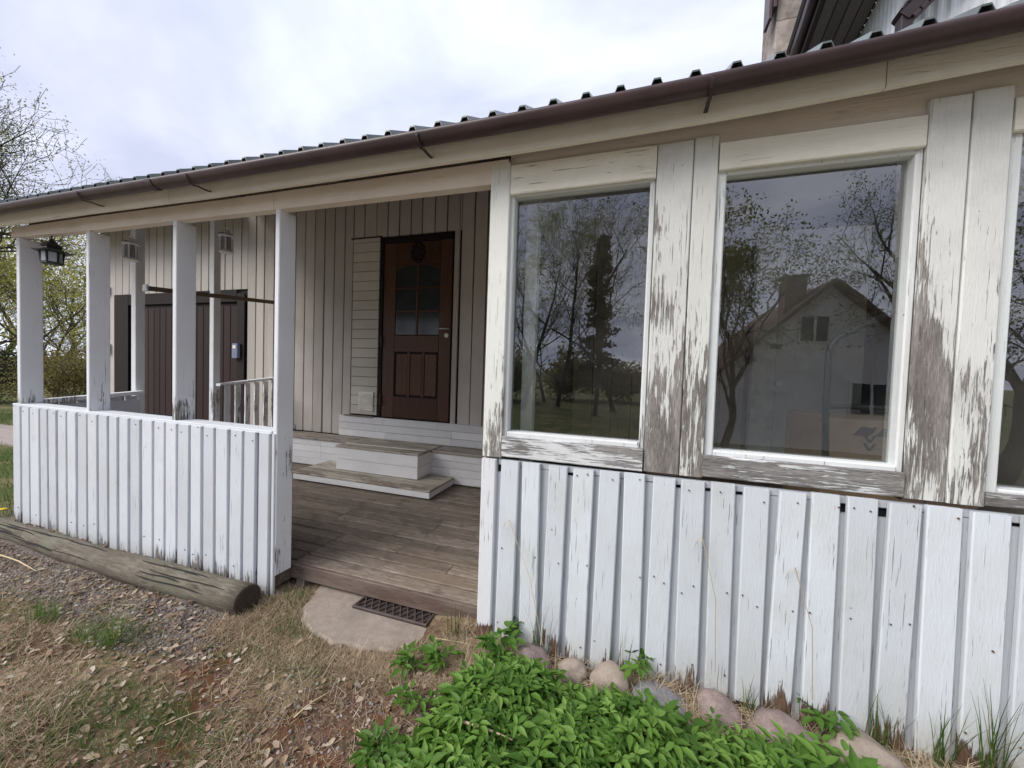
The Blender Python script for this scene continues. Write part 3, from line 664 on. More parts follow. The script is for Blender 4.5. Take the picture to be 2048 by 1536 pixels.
# --- deck
dk = MB().box(-4.58, -.66, .19, 1.94, .02, .085, 'x').build('deck', M_dark, H)
jx = onZ(815, 1087, .125); jx2 = onZ(891, 1040, .125)
y = .005; k_ = 0
while y < 1.93:
    segs = [-4.58, -.64]
    if y < .60: segs = [-4.58, -1.935]
    elif y < .80: segs = [-4.58, -2.7 if k_ % 2 else -3.3, -1.6 if k_ % 2 else -1.2, -.64]
    elif y < 1.10: segs = [-4.58, -2.2, jx2.x, -.64]
    elif k_ % 3 == 0: segs = [-4.58, -2.95, -.64]
    elif k_ % 3 == 1: segs = [-4.58, -1.55, -.64]
    for a, c_ in zip(segs[:-1], segs[1:]):
        z = .122+random.uniform(-.003, .003); MB().bar((a+.002, y+.046, z-.013), (c_-.002, y+.046+random.uniform(-.003, .003), z-.013+random.uniform(-.002, .002)), (0, 1, 0), (0, 0, 1), (.084), .026, .009).build('plank', M_deck, dk)
    y += .1; k_ += 1
y = .166; k_ = 0
while y < .59:
    segs = [-1.925, -.66] if k_ < 2 else ([-1.925, jx.x, -.66] if k_ >= 3 else [-1.925, -1.0, -.66])
    for n_, (a, c_) in enumerate(zip(segs[:-1], segs[1:])):
        z = .126+random.uniform(-.002, .002)+(.005 if (k_ >= 3 and n_ == 1) else 0)
        MB().bar((a+.002, y+.05, z-.013), (c_-.004, y+.05, z-.013), (0, 1, 0), (0, 0, 1), (.096), .026, .009).build('plank', M_deck2, dk)
    y += .109; k_ += 1
MB().box(-1.93, -.66, .138, .164, .040, .128, 'x', .005).build('front_board', M_deckf, dk)
MB().box(-1.955, -1.932, .02, .60, .03, .098, 'y').build('side_joist', M_deckf, dk)
MB().box(-1.90, -1.84, .155, .23, -.03, .04, 'z').build('foot', M_slab, dk)

# --- gable of the upper floor, verge, soffit and chimney (above the porch roof)
def ribbed(name, p0, p1, z0, z1, nrm, par):
    p0, p1, nrm = Vector(p0), Vector(p1), Vector(nrm); n = int((p1-p0).length/.019); v = []
    for i in range(n+1):
        q_ = p0.lerp(p1, i/n)+nrm*(.011 if (i % 4) in (1, 2) else 0); v += [(q_.x, q_.y, z0), (q_.x, q_.y, z1)]
    f = [(2*i, 2*i+2, 2*i+3, 2*i+1) for i in range(n)]; b = len(v); v += [(x-nrm.x*.03, y-nrm.y*.03, z) for x, y, z in v]; f += [tuple(w+b for w in reversed(qq)) for qq in f]
    return MB().add(v, f).build(name, M_siding, par)
ZE = 4.60; dv = Vector((.125, .99, 0)).normalized(); sv = Vector((dv.y, -dv.x, 0))
E0 = Vector((1.32, 1.55, ZE)); EL_ = 1.52
W0 = E0+sv*.44; t_ = (2.14-W0.y)/dv.y; WC = W0+dv*t_
ribbed('upper_side_wall', (W0+dv*2.4).xy.to_3d(), WC.xy.to_3d(), 3.4, ZE+.05, -sv, H)
ribbed('upper_front_wall', (WC.x, WC.y, 0), (WC.x+3.4, WC.y, 0), 3.4, 6.6, (0, -1, 0), H)
zu = Vector((0, 0, 1))
MB().bar(E0+zu*.06, E0+dv*EL_+zu*.06, sv, zu, .035, .16, .004).build('eave_board', M_bracket, H)
MB().tube([E0-sv*.045+zu*.09, E0+dv*EL_-sv*.045+zu*.09], .05, 12).build('eave_gutter', M_gutter, H, smooth=True)
for k_ in range(4):
    o = sv*(.071+k_*.098)+zu*.012
    MB().bar(E0+o, E0+dv*EL_+o, sv, zu, .090, .018, .005).build('soffit_board', M_soff, H)
MB().bar(E0+sv*.22+zu*.045, E0+dv*EL_+sv*.22+zu*.045, sv, zu, .42, .03).build('soffit_backing', M_dark, H)
sl2 = (sv+zu*.8).normalized(); un = sl2.cross(dv); un = un if un.z > 0 else -un
MB().bar(E0+zu*.17+sl2*1.6-sv*.07, E0+dv*EL_+zu*.17+sl2*1.6-sv*.07, sl2, un, 3.3, .04, .004).build('upper_roof', M_gutter, H)
# lower verge with tile ends
ns = Vector((0, 1, 0)); C0, C1 = q(1800, 42, 2.02), q(1848, -6, 2.02); d2 = (C1-C0).normalized(); up2 = d2.cross(ns).normalized()
C1 = C1+d2*1.2
lv = MB().bar(C0, C1, ns, up2, .10, .085, .004).build('lower_verge', M_bracket, H)
for k_ in range(9):
    p = C0+d2*(.02+k_*.062)-up2*.05
    MB().bar(p, p+d2*.05, ns, up2, .12, .03, .006).build('tile_end', M_gutter, lv)
    MB().bar(p+up2*.095, p+up2*.095+d2*.058+up2*.012, ns, up2, .12, .014, .003).build('tile_end', M_gutter, lv)
MB().box(C0.x-.01, C0.x+.06, 1.98, 2.06, 3.55, C0.z+.01, 'z').build('downpipe', M_bracket, H)
ch0, ch1 = q(1548, 110, 3.2), q(1646, 20, 3.2)
chm = MB().box(ch0.x+.01, ch0.x+.64, 3.21, 3.7, 4.0, 6.4, 'z', .002).build('chimney', M_chim2, H)
z = 4.3; k_ = 0
while z < 6.2:
    segs = [ch0.x, ch0.x+.66] if k_ % 2 == 0 else [ch0.x, ch0.x+.40, ch0.x+.66]
    hh = .27+.03*(k_ % 3)
    for a, c_ in zip(segs[:-1], segs[1:]): MB().box(a+.002, c_-.002, 3.185+random.uniform(-.004, .004), 3.50, z+.003, z+hh-.003, 'z', .006).build('block', M_chim if k_ % 3 else M_chim2, chm)
    z += hh; k_ += 1
for (px, py) in ((1556, 10), (1546, 34)):
    p = q(px, py, 3.16); MB().box(p.x-.05, p.x-.02, 3.12, 3.30, p.z-.04, p.z+.34, 'z').build('flashing', M_gutter, chm)
p = q(1614, 58, 3.17); MB().tube([(p.x+.12, 3.17, p.z+.05), (p.x+.03, 3.165, p.z+.05), (p.x, 3.165, p.z+.03), (p.x-.01, 3.165, p.z-.04)], .009, 6).build('iron_hook', M_bracket, chm)
# main roof left of the porch and the far slope
mr_ = MB(); mr_.add([(-9.0, 1.75, 3.28), (-5.16, 1.75, 3.28), (-5.16, 4.6, 4.5), (-9.0, 4.6, 4.5), (-9.0, 1.75, 3.22), (-5.16, 1.75, 3.22), (-5.16, 4.6, 4.44), (-9.0, 4.6, 4.44)],
        [(0, 1, 2, 3), (7, 6, 5, 4), (0, 4, 5, 1), (1, 5, 6, 2), (3, 7, 4, 0), (2, 6, 7, 3)])
mr_.add([(-9.0, 4.6, 4.5), (5.2, 4.6, 4.5), (5.2, 9.0, 2.9), (-9.0, 9.0, 2.9)], [(0, 1, 2, 3)])
mr_.build('main_roof', M_roof, H)
MB().box(-8.45, -8.40, YB+.06, 8.6, .0, 3.3, 'y').build('gable_end_wall', M_wall3, H)
MB().box(4.45, 4.5, YB+.06, 8.6, .0, 3.3, 'y').build('gable_end_wall', M_wall3, H)
MB().box(-8.4, 4.44, 8.5, 8.55, .0, 2.9, 'x').build('rear_wall', M_wall3, H)
MB().box(1.96, 4.5, YB-.02, YB+.01, .0, 3.6, 'x').build('side_wall', M_wall3, H)
# veranda inside: floor, post, white inner door
MB().box(-.56, 1.87, .08, 2.08, .45, .50, 'x').build('veranda_floor', M_deck, H)
MB().box(-.53, -.47, .22, .28, .50, 2.25, 'z').build('inner_post', M_doorwhite, H)
idr = MB().box(1.12, 1.70, 1.98, 2.02, .52, 2.55, 'z').build('inner_door', M_doorwhite, H)
MB().box(.95, 1.115, 1.97, 2.05, .50, 2.6, 'z').build('door_jamb', M_offw, idr)
p = q(1560, 786, 1.94); MB().tube([(p.x-.02, 1.975, p.z), (p.x-.02, 1.93, p.z), (p.x+.09, 1.925, p.z)], .011, 8).build('handle', M_steel, idr)
p = q(1558, 768, 1.97); MB().tube([(p.x, 1.978, p.z), (p.x, 1.955, p.z)], .028, 12).build('lock', M_steel, idr)

# ================================================================== THINGS ON THE PORCH
def step(name, label, x0, x1, y0, y1, z0, z1, rows, foot):
    st = thing(name, ((x0+x1)/2, (y0+y1)/2, z0-foot), label, 'step', 'wooden porch steps')
    b_ = Vector(st.location)
    n_ = rows
    h = (z1-.022-z0)/n_
    for r_ in range(n_):
        MB().box(x0+.008, x1-.008, y0+.008, y0+.024, z0+r_*h+.001, z0+(r_+1)*h-.0025, 'x', .003).build('riser_board', M_stepw, st)
        for xa in (x0+.008, x1-.024): MB().box(xa, xa+.016, y0+.025, y1, z0+r_*h+.001, z0+(r_+1)*h-.0025, 'y', .003).build('side_board', M_stepw, st)
    nb = max(2, round((y1-y0)/.095)); w = (y1-y0)/nb
    for i_ in range(nb):
        MB().box(x0, x1, y0+i_*w+.0015, y0+(i_+1)*w-.0015, z1-.021, z1+random.uniform(-.001, .001), 'x', .004).build('tread_board', M_stept, st)
    if foot:
        for xa in (x0+.12, x1-.22):
            for ya in (y0+.05, y1-.15): MB().box(xa, xa+.1, ya, ya+.1, z0-foot, z0+.02, 'z').build('foot', M_dowel, st)
    return st
step('wooden_step', 'wide low wooden step with pale front, standing on the deck', -3.36, -1.725, 1.43, 1.93, .134, .216, 1, .008)
st2 = step('wooden_step', 'smaller upper wooden step box standing on the wide low step', -3.02, -2.0, 1.665, 2.19, .219, .480, 2, 0)
MB().bar((-2.98, 1.79, .484), (-2.02, 1.83, .484), (0, 1, 0), (0, 0, 1), .016, .007).build('edge_strip', M_offw, st2)
# tin can
p = onZ(596, 858, .475)
tn = thing('tin_can', (p.x, p.y, .473), 'small pale blue tin can standing on the porch bench', 'can')
MB().lathe((p.x, p.y, .474), [(.042, 0), (.045, .002), (.045, .070), (.047, .073), (.046, .076), (.040, .075), (.039, .03)], 18).build('body', M_tin, tn, smooth=True)
MB().lathe((p.x, p.y, .505), [(.038, 0), (.038, .002)], 14).build('contents', M_dark, tn)
# lanterns
def lantern(c, label, s, m, black=False):
    ln = thing('lantern', c, label, 'lantern', 'hanging porch lanterns')
    x, y, z = c; n_ = 6
    if not black:
        MB().lathe((x, y, z), [(.066*s, 0), (.068*s, .006*s), (.062*s, .016*s), (.055*s, .024*s)], n_, .3).build('base', m, ln)
        MB().lathe((x, y, z+.150*s), [(.058*s, 0), (.070*s, .004*s), (.070*s, .014*s), (.052*s, .03*s), (.044*s, .034*s), (.042*s, .05*s), (.032*s, .062*s), (.012*s, .068*s)], n_, .3).build('roof', m, ln)
        MB().lathe((x, y, z+.026*s), [(.046*s, 0), (.046*s, .124*s)], n_, .3).build('pane', M_lglass, ln)
        for k_ in range(n_):
            a = .3+2*math.pi*k_/n_
            MB().tube([(x+.053*s*math.cos(a), y+.053*s*math.sin(a), z+.02*s), (x+.053*s*math.cos(a), y+.053*s*math.sin(a), z+.153*s)], .0065*s, 5).build('bar', m, ln)
        MB().tube([(x+.03*s*math.cos(a), y, z+.215*s+.03*s*math.sin(a)) for a in np.linspace(-.2, math.pi+.2, 9)], .0035*s, 5).build('handle', m, ln)
        MB().tube([(x, y, z+.245*s), (x+.002, y, z+.245*s+.16)], .0025, 5).build('hanger', m, ln)
        for sx in (-1, 1): MB().lathe((x+sx*.02*s, y-.052*s, z+.178*s), [(.006*s, -.004*s), (.006*s, .004*s)], 6).build('vent_hole', M_dark, ln)
    else:
        MB().lathe((x, y, z), [(.050*s, 0), (.054*s, .004*s), (.054*s, .012*s), (.048*s, .016*s)], n_, .2).build('base', m, ln)
        MB().lathe((x, y, z+.085*s), [(.060*s, 0), (.098*s, .004*s), (.098*s, .012*s), (.052*s, .024*s), (.046*s, .036*s), (.056*s, .042*s), (.040*s, .062*s), (.016*s, .080*s), (.010*s, .10*s)], n_, .2).build('roof', m, ln)
        for k_ in range(n_):
            a = .2+2*math.pi*(k_)/n_; b_ = .2+2*math.pi*(k_+1)/n_
            MB().tube([(x+.050*s*math.cos(a), y+.050*s*math.sin(a), z+.012*s), (x+.058*s*math.cos(a), y+.058*s*math.sin(a), z+.088*s)], .006*s, 5).build('bar', m, ln)
            pm = Vector((x+.046*s*math.cos((a+b_)/2), y+.046*s*math.sin((a+b_)/2), z+.05*s))
            t_ = Vector((-math.sin((a+b_)/2), math.cos((a+b_)/2), 0)); r_ = Vector((math.cos((a+b_)/2), math.sin((a+b_)/2), 0))
            MB().bar(pm-Vector((0, 0, .034*s)), pm+Vector((0, 0, .034*s)), t_, r_, .040*s, .003, .001).build('pane', M_cream if k_ in (2, 3) else M_lglass, ln)
        MB().tube([(x, y, z+.18*s), (x, y, z+.24*s)], .005*s, 6).build('hook', m, ln)
    return ln
p = q(262, 521, .70); lantern((p.x, .70, p.z), 'grey white metal lantern in front of the slim side post', .95, M_lantern)
p = q(453, 506, 1.0); lantern((p.x, 1.0, p.z), 'grey white metal lantern hanging against the wall boards above the garage door', .98, M_lantern)
p = q(104, 529, .03); lantern((p.x, .03, p.z), 'black flared-roof lantern hanging between the two leftmost porch posts', 1.02, M_black, True)

# behind the glass
p = q(1654, 922, .62); p2 = q(1776, 843, .62)
bx = thing('cardboard_box', ((p.x+p2.x)/2, .8, .50), 'brown cardboard box with dark printed arrows behind the second window', 'box')
MB().box(p.x-.02, 1.50, .62, 1.10, .505, p2.z, 'z', .006).build('carton', M_card, bx)
zc = p2.z
for x0_, x1_, dz in ((1.03, 1.09, 0), (1.115, 1.20, 0)):
    mb = MB(); mb.add([(x0_, .617, zc-.075), (x1_, .617, zc-.075), (x1_+.03, .617, zc-.035), (x0_+.03, .617, zc-.035), (x0_, .619, zc-.075), (x1_, .619, zc-.075), (x1_+.03, .619, zc-.035), (x0_+.03, .619, zc-.035)],
              [(0, 1, 2, 3), (7, 6, 5, 4), (0, 4, 5, 1), (1, 5, 6, 2), (2, 6, 7, 3), (3, 7, 4, 0)]); mb.build('printed_arrow', M_ink, bx)
mb = MB()
for k_ in range(3):
    z = zc-.03-k_*.04
    mb.bar((1.075, .616, z), (1.095, .616, z-.035), (1, 0, 0), (0, 1, 0), .012, .002, .0005); mb.bar((1.115, .616, z), (1.095, .616, z-.035), (1, 0, 0), (0, 1, 0), .012, .002, .0005)
mb.build('printed_zigzag', M_ink, bx)
tf = thing('tube_frame', (1.0, .45, .5), 'black bent tube frame standing behind the second window', 'frame')
yq = .42
pts = [q(1650, 960, yq), q(1652, 800, yq), q(1657, 715, yq), q(1662, 692, yq), q(1675, 676, yq), q(1796, 618, yq), q(1900, 570, yq)]
MB().tube([(v_.x, yq, v_.z) for v_ in pts], .014, 8).build('tube', M_black, tf, smooth=True)
p, p2 = q(1657, 812, yq), q(1800, 818, yq); MB().tube([(p.x, yq, p.z), (p2.x, yq, p2.z)], .012, 8).build('cross_tube', M_black, tf)
MB().tube([(p.x-.005, yq, .50), (p.x-.005, yq, .78)], .014, 8).build('leg', M_black, tf)

# ================================================================== LOG, SLAB, MAT, STONES
lg = thing('log', (-3.2, -.135, 0), 'old grey split log lying along the foot of the porch railing', 'log')
pts = []; rr_ = []
for i in range(27):
    u = i/26; R0 = .060+.020*u; pts.append((-4.75+u*2.82, -.135+.010*math.sin(u*7), R0*.72+.004*math.sin(u*11))); rr_.append(R0+.003*math.sin(u*19)+random.uniform(-.002, .002))
mb = MB().tube(pts, rr_, 20)
mb.v = [(x, y+.002*math.sin(25*z+3*x), z) for x, y, z in mb.v]
lb = mb.build('trunk', M_log, lg, smooth=True)
for f_ in lb.data.polygons[-2:]: f_.use_smooth = False
MB().lathe((0, 0, 0), [(.074, 0), (.068, .004), (.03, .002)], 20).build('cut_end', M_logend, lg)
o = COL.objects[-1]
for v_ in o.data.vertices: x, y, z = v_.co; v_.co = (pts[-1][0]+.001+z, pts[-1][1]+x, pts[-1][2]+y)
for k_ in range(16):   # drying cracks along the grain
    u = random.uniform(.03, .8); L_ = random.uniform(.3, .7); a = rad(random.uniform(85, 175))
    pp = []
    for j in range(8):
        x = -4.75+u*2.82+L_*j/7; uu = (x+4.75)/2.82; r_ = .0605+.020*uu+.003*math.sin(uu*19); aa = a+.05*math.sin(j)
        if x < -1.94: pp.append((x, -.135+.010*math.sin(uu*7)-r_*abs(math.cos(aa))*(1 if math.cos(aa) < 0 else -1), (.060+.020*uu)*.72+.004*math.sin(uu*11)+r_*math.sin(aa)))
    if len(pp) > 2: MB().tube(pp, [.001]+[.0035]*(len(pp)-2)+[.001], 5).build('crack', M_dark, lg)

sl_ = [(603, 1245), (606, 1215), (640, 1172), (760, 1150), (940, 1200), (960, 1255), (925, 1275), (880, 1288), (790, 1303), (720, 1296), (660, 1285), (622, 1268)]
pv = [onZ(*w, .012) for w in sl_]; pv[3].y += .12; pv[4].y += .1
dense = []
for i, p_ in enumerate(pv):
    q_ = pv[(i+1) % len(pv)]
    for k_ in range(4):
        w_ = p_.lerp(q_, k_/4); j_ = random.uniform(-.009, .009); dense.append(Vector((w_.x+j_, w_.y+random.uniform(-.009, .009), 0)))
vs = [(p_.x, p_.y, .010+.004*math.sin(i*2)) for i, p_ in enumerate(dense)]; n_ = len(vs)
cxm = sum(v_[0] for v_ in vs)/n_; cym = sum(v_[1] for v_ in vs)/n_
inn = [(cxm+(x-cxm)*.95, cym+(y-cym)*.95, .022) for x, y, z in vs]
mb = MB(); mb.add(vs+inn+[(x, y, -.05) for x, y, z in vs], [tuple(range(n_, 2*n_))] + [(i, (i+1) % n_, n_+(i+1) % n_, n_+i) for i in range(n_)] + [(2*n_+i, 2*n_+(i+1) % n_, (i+1) % n_, i) for i in range(n_)])
mb.build('stone_slab', M_slab, label='pale flat stone slab lying under the deck edge', cat='slab')
gm = thing('door_mat', (-1.16, .2, .022), 'dark brown lattice door mat on the pale stone slab', 'mat')
mx0, mx1, my0, my1, mz = -1.395, -.94, .052, .36, .026
MB().box(mx0, mx1, my0, my1, .023, mz, 'x', .002).build('base', M_matd, gm)
for a, c_, e0, e1, ax in ((mx0, mx1, my0, my0+.012, 'x'), (mx0, mx1, my1-.012, my1, 'x'), (mx0, mx0+.012, my0+.013, my1-.013, 'y'), (mx1-.012, mx1, my0+.013, my1-.013, 'y')):
    MB().box(a, c_, e0, e1, mz, mz+.012, ax, .003).build('rim', M_mat, gm)
mb = MB(); w_, h_ = mx1-mx0-.026, my1-my0-.026; ox, oy = mx0+.013, my0+.013
for sgn in (1, -1):
    for k_ in range(-8, 16):
        # clip the diagonal line to the rectangle
        pts = []
        for y_ in np.linspace(0, h_, 24):
            x = k_*.045+sgn*y_*.62+(0 if sgn > 0 else .19)
            if 0 <= x <= w_: pts.append((ox+x, oy+y_, mz+.005))
        if len(pts) > 2: mb.bar(pts[0], pts[-1], (1, 0, 0), (0, 0, 1), .007, .009+.001*sgn, .002)
mb.build('lattice', M_mat, gm)

def rock(name, c, r, mat, seed, label):
    bm = bmesh.new(); bmesh.ops.create_icosphere(bm, subdivisions=4, radius=1)
    rg = random.Random(seed); ph = [[rg.uniform(0, 6.3) for _ in range(3)] for _ in range(6)]; dr_ = [Vector((rg.gauss(0, 1), rg.gauss(0, 1), rg.gauss(0, 1))).normalized() for _ in range(6)]
    for v_ in bm.verts:
        n_ = v_.co.normalized(); k_ = 1+sum(.055*math.sin(n_.dot(d_)*3.0+p_[0]) for d_, p_ in zip(dr_, ph))+sum(.010*math.sin(n_.dot(d_)*11+p_[1]) for d_, p_ in zip(dr_, ph))
        for d_ in dr_:
            e_ = n_.dot(d_)
            if e_ > .66: k_ *= 1-.42*(e_-.66)
        v_.co = Vector((n_.x*r[0], n_.y*r[1], n_.z*r[2]))*k_
    me = bpy.data.meshes.new(name); bm.to_mesh(me); bm.free(); me.materials.append(mat); me.polygons.foreach_set('use_smooth', [True]*len(me.polygons))
    o = bpy.data.objects.new(name, me); o.location = c; o.rotation_euler = (0, 0, rg.uniform(-.4, .4)); return finish(o, None, label, 'stone', 'stones along the foot of the wall')
for (px, py, rx, rz, m, lab) in ((1062, 1318, .105, .085, M_st1, 'pinkish round stone, leftmost along the wall beside the corner board'), (1145, 1335, .075, .06, M_st2, 'small beige stone second from the left along the wall'),
      (1218, 1352, .082, .07, M_st2, 'rounded beige stone between a small one and a blue-grey one'), (1322, 1392, .115, .07, M_st3, 'blue-grey flattish stone at the wall foot'),
      (1435, 1412, .09, .06, M_st1, 'greyish pink stone between the blue-grey stone and the largest stone'), (1572, 1464, .135, .115, M_st1, 'largest pink granite stone at the wall foot'), (1722, 1498, .125, .09, M_st2, 'brownish stone, rightmost along the wall')):
    p = onY(px, py, -.085); rock('stone', (p.x, -.085-(rx-.08)*.3, p.z-.022), (rx*.9, rx*.72, rz*.88), m, px, lab)

# ================================================================== PLANTS AND LITTER
def inside(poly, x, y):
    c_ = np.zeros(len(x), bool); j = len(poly)-1
    for i in range(len(poly)):
        xi, yi = poly[i]; xj, yj = poly[j]
        m_ = ((yi > y) != (yj > y)) & (x < (xj-xi)*(y-yi)/(yj-yi+1e-12)+xi); c_ ^= m_; j = i
    return c_
def leaflets(base, dirv, up, ln, wd, rg):
    """one folded ovate leaflet: 9 verts, 8 tris"""
    side = dirv.cross(up).normalized(); up = side.cross(dirv).normalized()
    pr_ = [(0, 0, 0), (.22, .80, .02), (.52, .86, .0), (1.0, 0, -.16), (.52, -.86, .0), (.22, -.80, .02), (.30, 0, -.10), (.60, 0, -.11), (.76, .42, -.06), (.76, -.42, -.06)]
    vs = [base+dirv*(a*ln)+side*(b_*wd/2)+up*(c_*ln+.0*abs(b_)+.14*wd*abs(b_)) for a, b_, c_ in pr_]
    return vs, [(0, 6, 1), (1, 6, 7), (1, 7, 2), (2, 7, 8), (7, 3, 8), (0, 5, 6), (5, 7, 6), (5, 4, 7), (4, 9, 7), (7, 9, 3)]
def elder_plant(c, hgt, rg, nl=3, size=.055):
    V_, F_, A_ = [], [], []
    base = Vector(c)
    for k_ in range(nl):
        az = rg.uniform(0, 2*math.pi); lean = rg.uniform(.15, .55)
        top = base+Vector((math.cos(az)*lean*hgt, math.sin(az)*lean*hgt, hgt*rg.uniform(.75, 1.1)))
        d_ = Vector((math.cos(az), math.sin(az), rg.uniform(-.15, .35))).normalized()
        # petiole as a thin triangle strip
        sd = d_.cross(Vector((0, 0, 1))).normalized()*.0016; b_ = len(V_)
        V_ += [base-sd, base+sd, top]; F_ += [(b_, b_+1, b_+2)]; A_.append(rg.uniform(.2, .6))
        vary = min(1, max(0, rg.gauss(.50, .28)))
        s_ = size*rg.uniform(.7, 1.2); up = Vector((rg.gauss(0, .25), rg.gauss(0, .25), 1)).normalized()
        for ang, o, sc_ in ((0, .018, 1.1), (50, .006, 1.0), (-50, .006, 1.0), (105, .0, .85), (-105, .0, .85)):
            a = rad(ang+rg.uniform(-10, 10)); dd = (Matrix.Rotation(a, 3, up) @ d_).normalized(); dd.z += rg.uniform(-.3, .25); dd.normalize()
            vs, fs = leaflets(top+dd*o, dd, up, s_*sc_*1.12, s_*sc_*.52, rg); b_ = len(V_)
            V_ += vs; F_ += [tuple(i+b_ for i in q_) for q_ in fs]; A_ += [min(1, max(0, vary+rg.uniform(-.12, .12)))]*len(fs)
    return V_, F_, A_
def vn(x, y, s, o):   # cheap smooth pattern 0..1
    return .5+.25*(np.sin(x*s+o+1.3*np.sin(y*s*.7+o))+np.sin(y*s*1.3+2*o+1.7*np.sin(x*s*.8-o)))
rg = random.Random(5)
PATCH = [(-.58, -.95), (-.66, -.66), (-.60, -.46), (-.54, -.30), (-.47, -.20), (-.34, -.20), (-.15, -.21), (.05, -.23), (.25, -.235), (.44, -.24), (.62, -.26), (.78, -.29), (.95, -.33), (1.1, -1.0)]
V_, F_, A_ = [], [], []
cnt = 0
while cnt < 1700:
    x, y = rg.uniform(-.75, 1.1), rg.uniform(-1.0, -.12)
    if not inside(PATCH, np.array([x]), np.array([y]))[0]: continue
    e_ = min(1, max(0, (x+.66)/.35)); e2 = min(1, max(.0, (-y-.15)/.20)); hh_ = float(vn(np.array([x]), np.array([y]), 13, 1.7)[0])
    if hh_ < .28 and rg.random() < .6: continue
    h = (.045+.10*min(e_, e2))*rg.uniform(.6, 1.1)*(.62+.6*hh_)
    a, b_, c_ = elder_plant((x, y, float(gz(x, y))), h, rg, 3, rg.choice([.024, .032, .038, .042, .050])); n_ = len(V_)
    V_ += a; F_ += [tuple(i+n_ for i in q_) for q_ in b_]; A_ += c_; cnt += 1
fastobj('ground_cover', np.array([tuple(v_) for v_ in V_]), np.array(F_), M_elder, None, A_, kind='stuff', label='dense bright green leafy ground cover below the window wall')
for (px, py, n_, h, lab) in ((880, 1318, 5, .08, 'low green sprig with lobed leaves at the front edge of the stone slab'), (1005, 1310, 6, .13, 'dark green leafy sprig at the foot of the wall corner board'), (820, 1310, 3, .06, 'tiny green sprig left of the other sprigs by the slab'),
                        (1275, 1325, 3, .11, 'small green leafy sprig against the white boards above the blue-grey stone'), (765, 1495, 5, .07, 'low feathery green sprig at the left edge of the green patch'), (830, 1395, 3, .06, 'small green sprig on bare soil beside the green patch'), (1655, 1440, 4, .12, 'dark green sprig between the largest stone and the rightmost stone')):
    p = onZ(px, py+14, float(gz(-.6, -.2))*.8); y = min(p.y, -.03); p = onY(px, py+14, y) if p.y > -.03 else p
    VV, FF, AA = [], [], []
    for k_ in range(n_):
        a, b_, c_ = elder_plant((p.x+rg.uniform(-.03, .03), p.y+rg.uniform(-.02, .012), float(gz(p.x, p.y))), h*rg.uniform(.7, 1.1), rg, 2, .045); m_ = len(VV)
        VV += a; FF += [tuple(i+m_ for i in q_) for q_ in b_]; AA += [w*.6 for w in c_]
    fastobj('leafy_sprig', np.array([tuple(v_) for v_ in VV]), np.array(FF), M_elder, None, AA, label=lab, cat='plant', group='small leafy sprigs')

def blades(P, Lh, wd, az, lean, bend, z0=None):
    """vectorised grass blades as 3-segment tapering strips; returns V, F(quads), per-face index"""
    n_ = len(P); seg = 3; t_ = np.linspace(0, 1, seg+1)
    d = np.stack([np.cos(az), np.sin(az)], 1); sdx, sdy = -d[:, 1], d[:, 0]
    V = np.zeros((n_, (seg+1)*2, 3))
    ang = lean; x = np.zeros(n_); z = np.zeros(n_)
    for k_ in range(seg+1):
        if k_: x = x+np.sin(ang)*Lh/seg; z = z+np.cos(ang)*Lh/seg; ang = np.minimum(ang+bend, 1.75)
        w_ = wd*(1-t_[k_]*.88)/2
        for s_, sg in ((0, -1), (1, 1)):
            V[:, k_*2+s_, 0] = P[:, 0]+d[:, 0]*x+sg*sdx*w_; V[:, k_*2+s_, 1] = P[:, 1]+d[:, 1]*x+sg*sdy*w_; V[:, k_*2+s_, 2] = P[:, 2]+np.maximum(z, .002)
    b_ = (np.arange(n_)*(seg+1)*2)[:, None, None]
    f_ = np.array([[2*k_, 2*k_+1, 2*k_+3, 2*k_+2] for k_ in range(seg)])[None]
    return V.reshape(-1, 3), (b_+f_).reshape(-1, 4), np.repeat(np.arange(n_), seg)
def scatter(n_, x0, x1, y0, y1, dens):
    x = NR.uniform(x0, x1, n_); y = NR.uniform(y0, y1, n_); k_ = NR.uniform(0, 1, n_) < dens(x, y); x, y = x[k_], y[k_]
    return np.stack([x, y, gz(x, y)], 1)
SLABP = [(v_[0], v_[1]) for v_ in vs] if False else [(p_.x, p_.y) for p_ in pv]
def blocked(x, y): return inside(SLABP, x, y) | ((y > -.04) & (x > -4.7) & ((x < -1.95) | (x > -.68))) | ((y > .1) & (x > -4.7)) | ((x < -1.9) & (x > -4.8) & (abs(y+.135) < .075)) | inside([(-.6, -1), (-.62, -.4), (-.5, -.2), (1.1, -.3), (1.1, -1)], x, y)
def dgrass(x, y):
    g = np.clip((vn(x, y, 4.2, 1.0)-.36)*2.2*(.45+1.1*vn(x, y, 17, 3.0)), .05, 1)
    grav = (y > -.50+.06*np.sin(x*5)) & (y < -.2) & (x < -1.85+.12*np.sin(y*20)); g = np.where(grav, .08, g)
    bare = ((x+1.05)/.40)**2+((y+.50)/.20)**2 < 1; g = np.where(bare, .12, g)
    ring = (y > -.32) & (y < .12) & (x > -1.95) & (x < -.6); g = np.where(ring, 1.0, g)
    return np.where(blocked(x, y), 0, g)
P = scatter(230000, -4.6, -.3, -1.35, .12, lambda x, y: dgrass(x, y)*.9)
n_ = len(P); Lh = NR.uniform(.02, .09, n_)*(.6+.6*vn(P[:, 0], P[:, 1], 9, .3))
V, F, idx = blades(P, Lh, NR.uniform(.0014, .0034, n_), NR.uniform(0, 6.28, n_), NR.uniform(.75, 1.5, n_), NR.uniform(-.15, .35, n_))
fastobj('dry_grass', V, F, M_drygrass, None, np.clip(NR.normal(.45, .24, n_), 0, 1)[idx], kind='stuff', label='withered straw coloured grass matted over the ground')
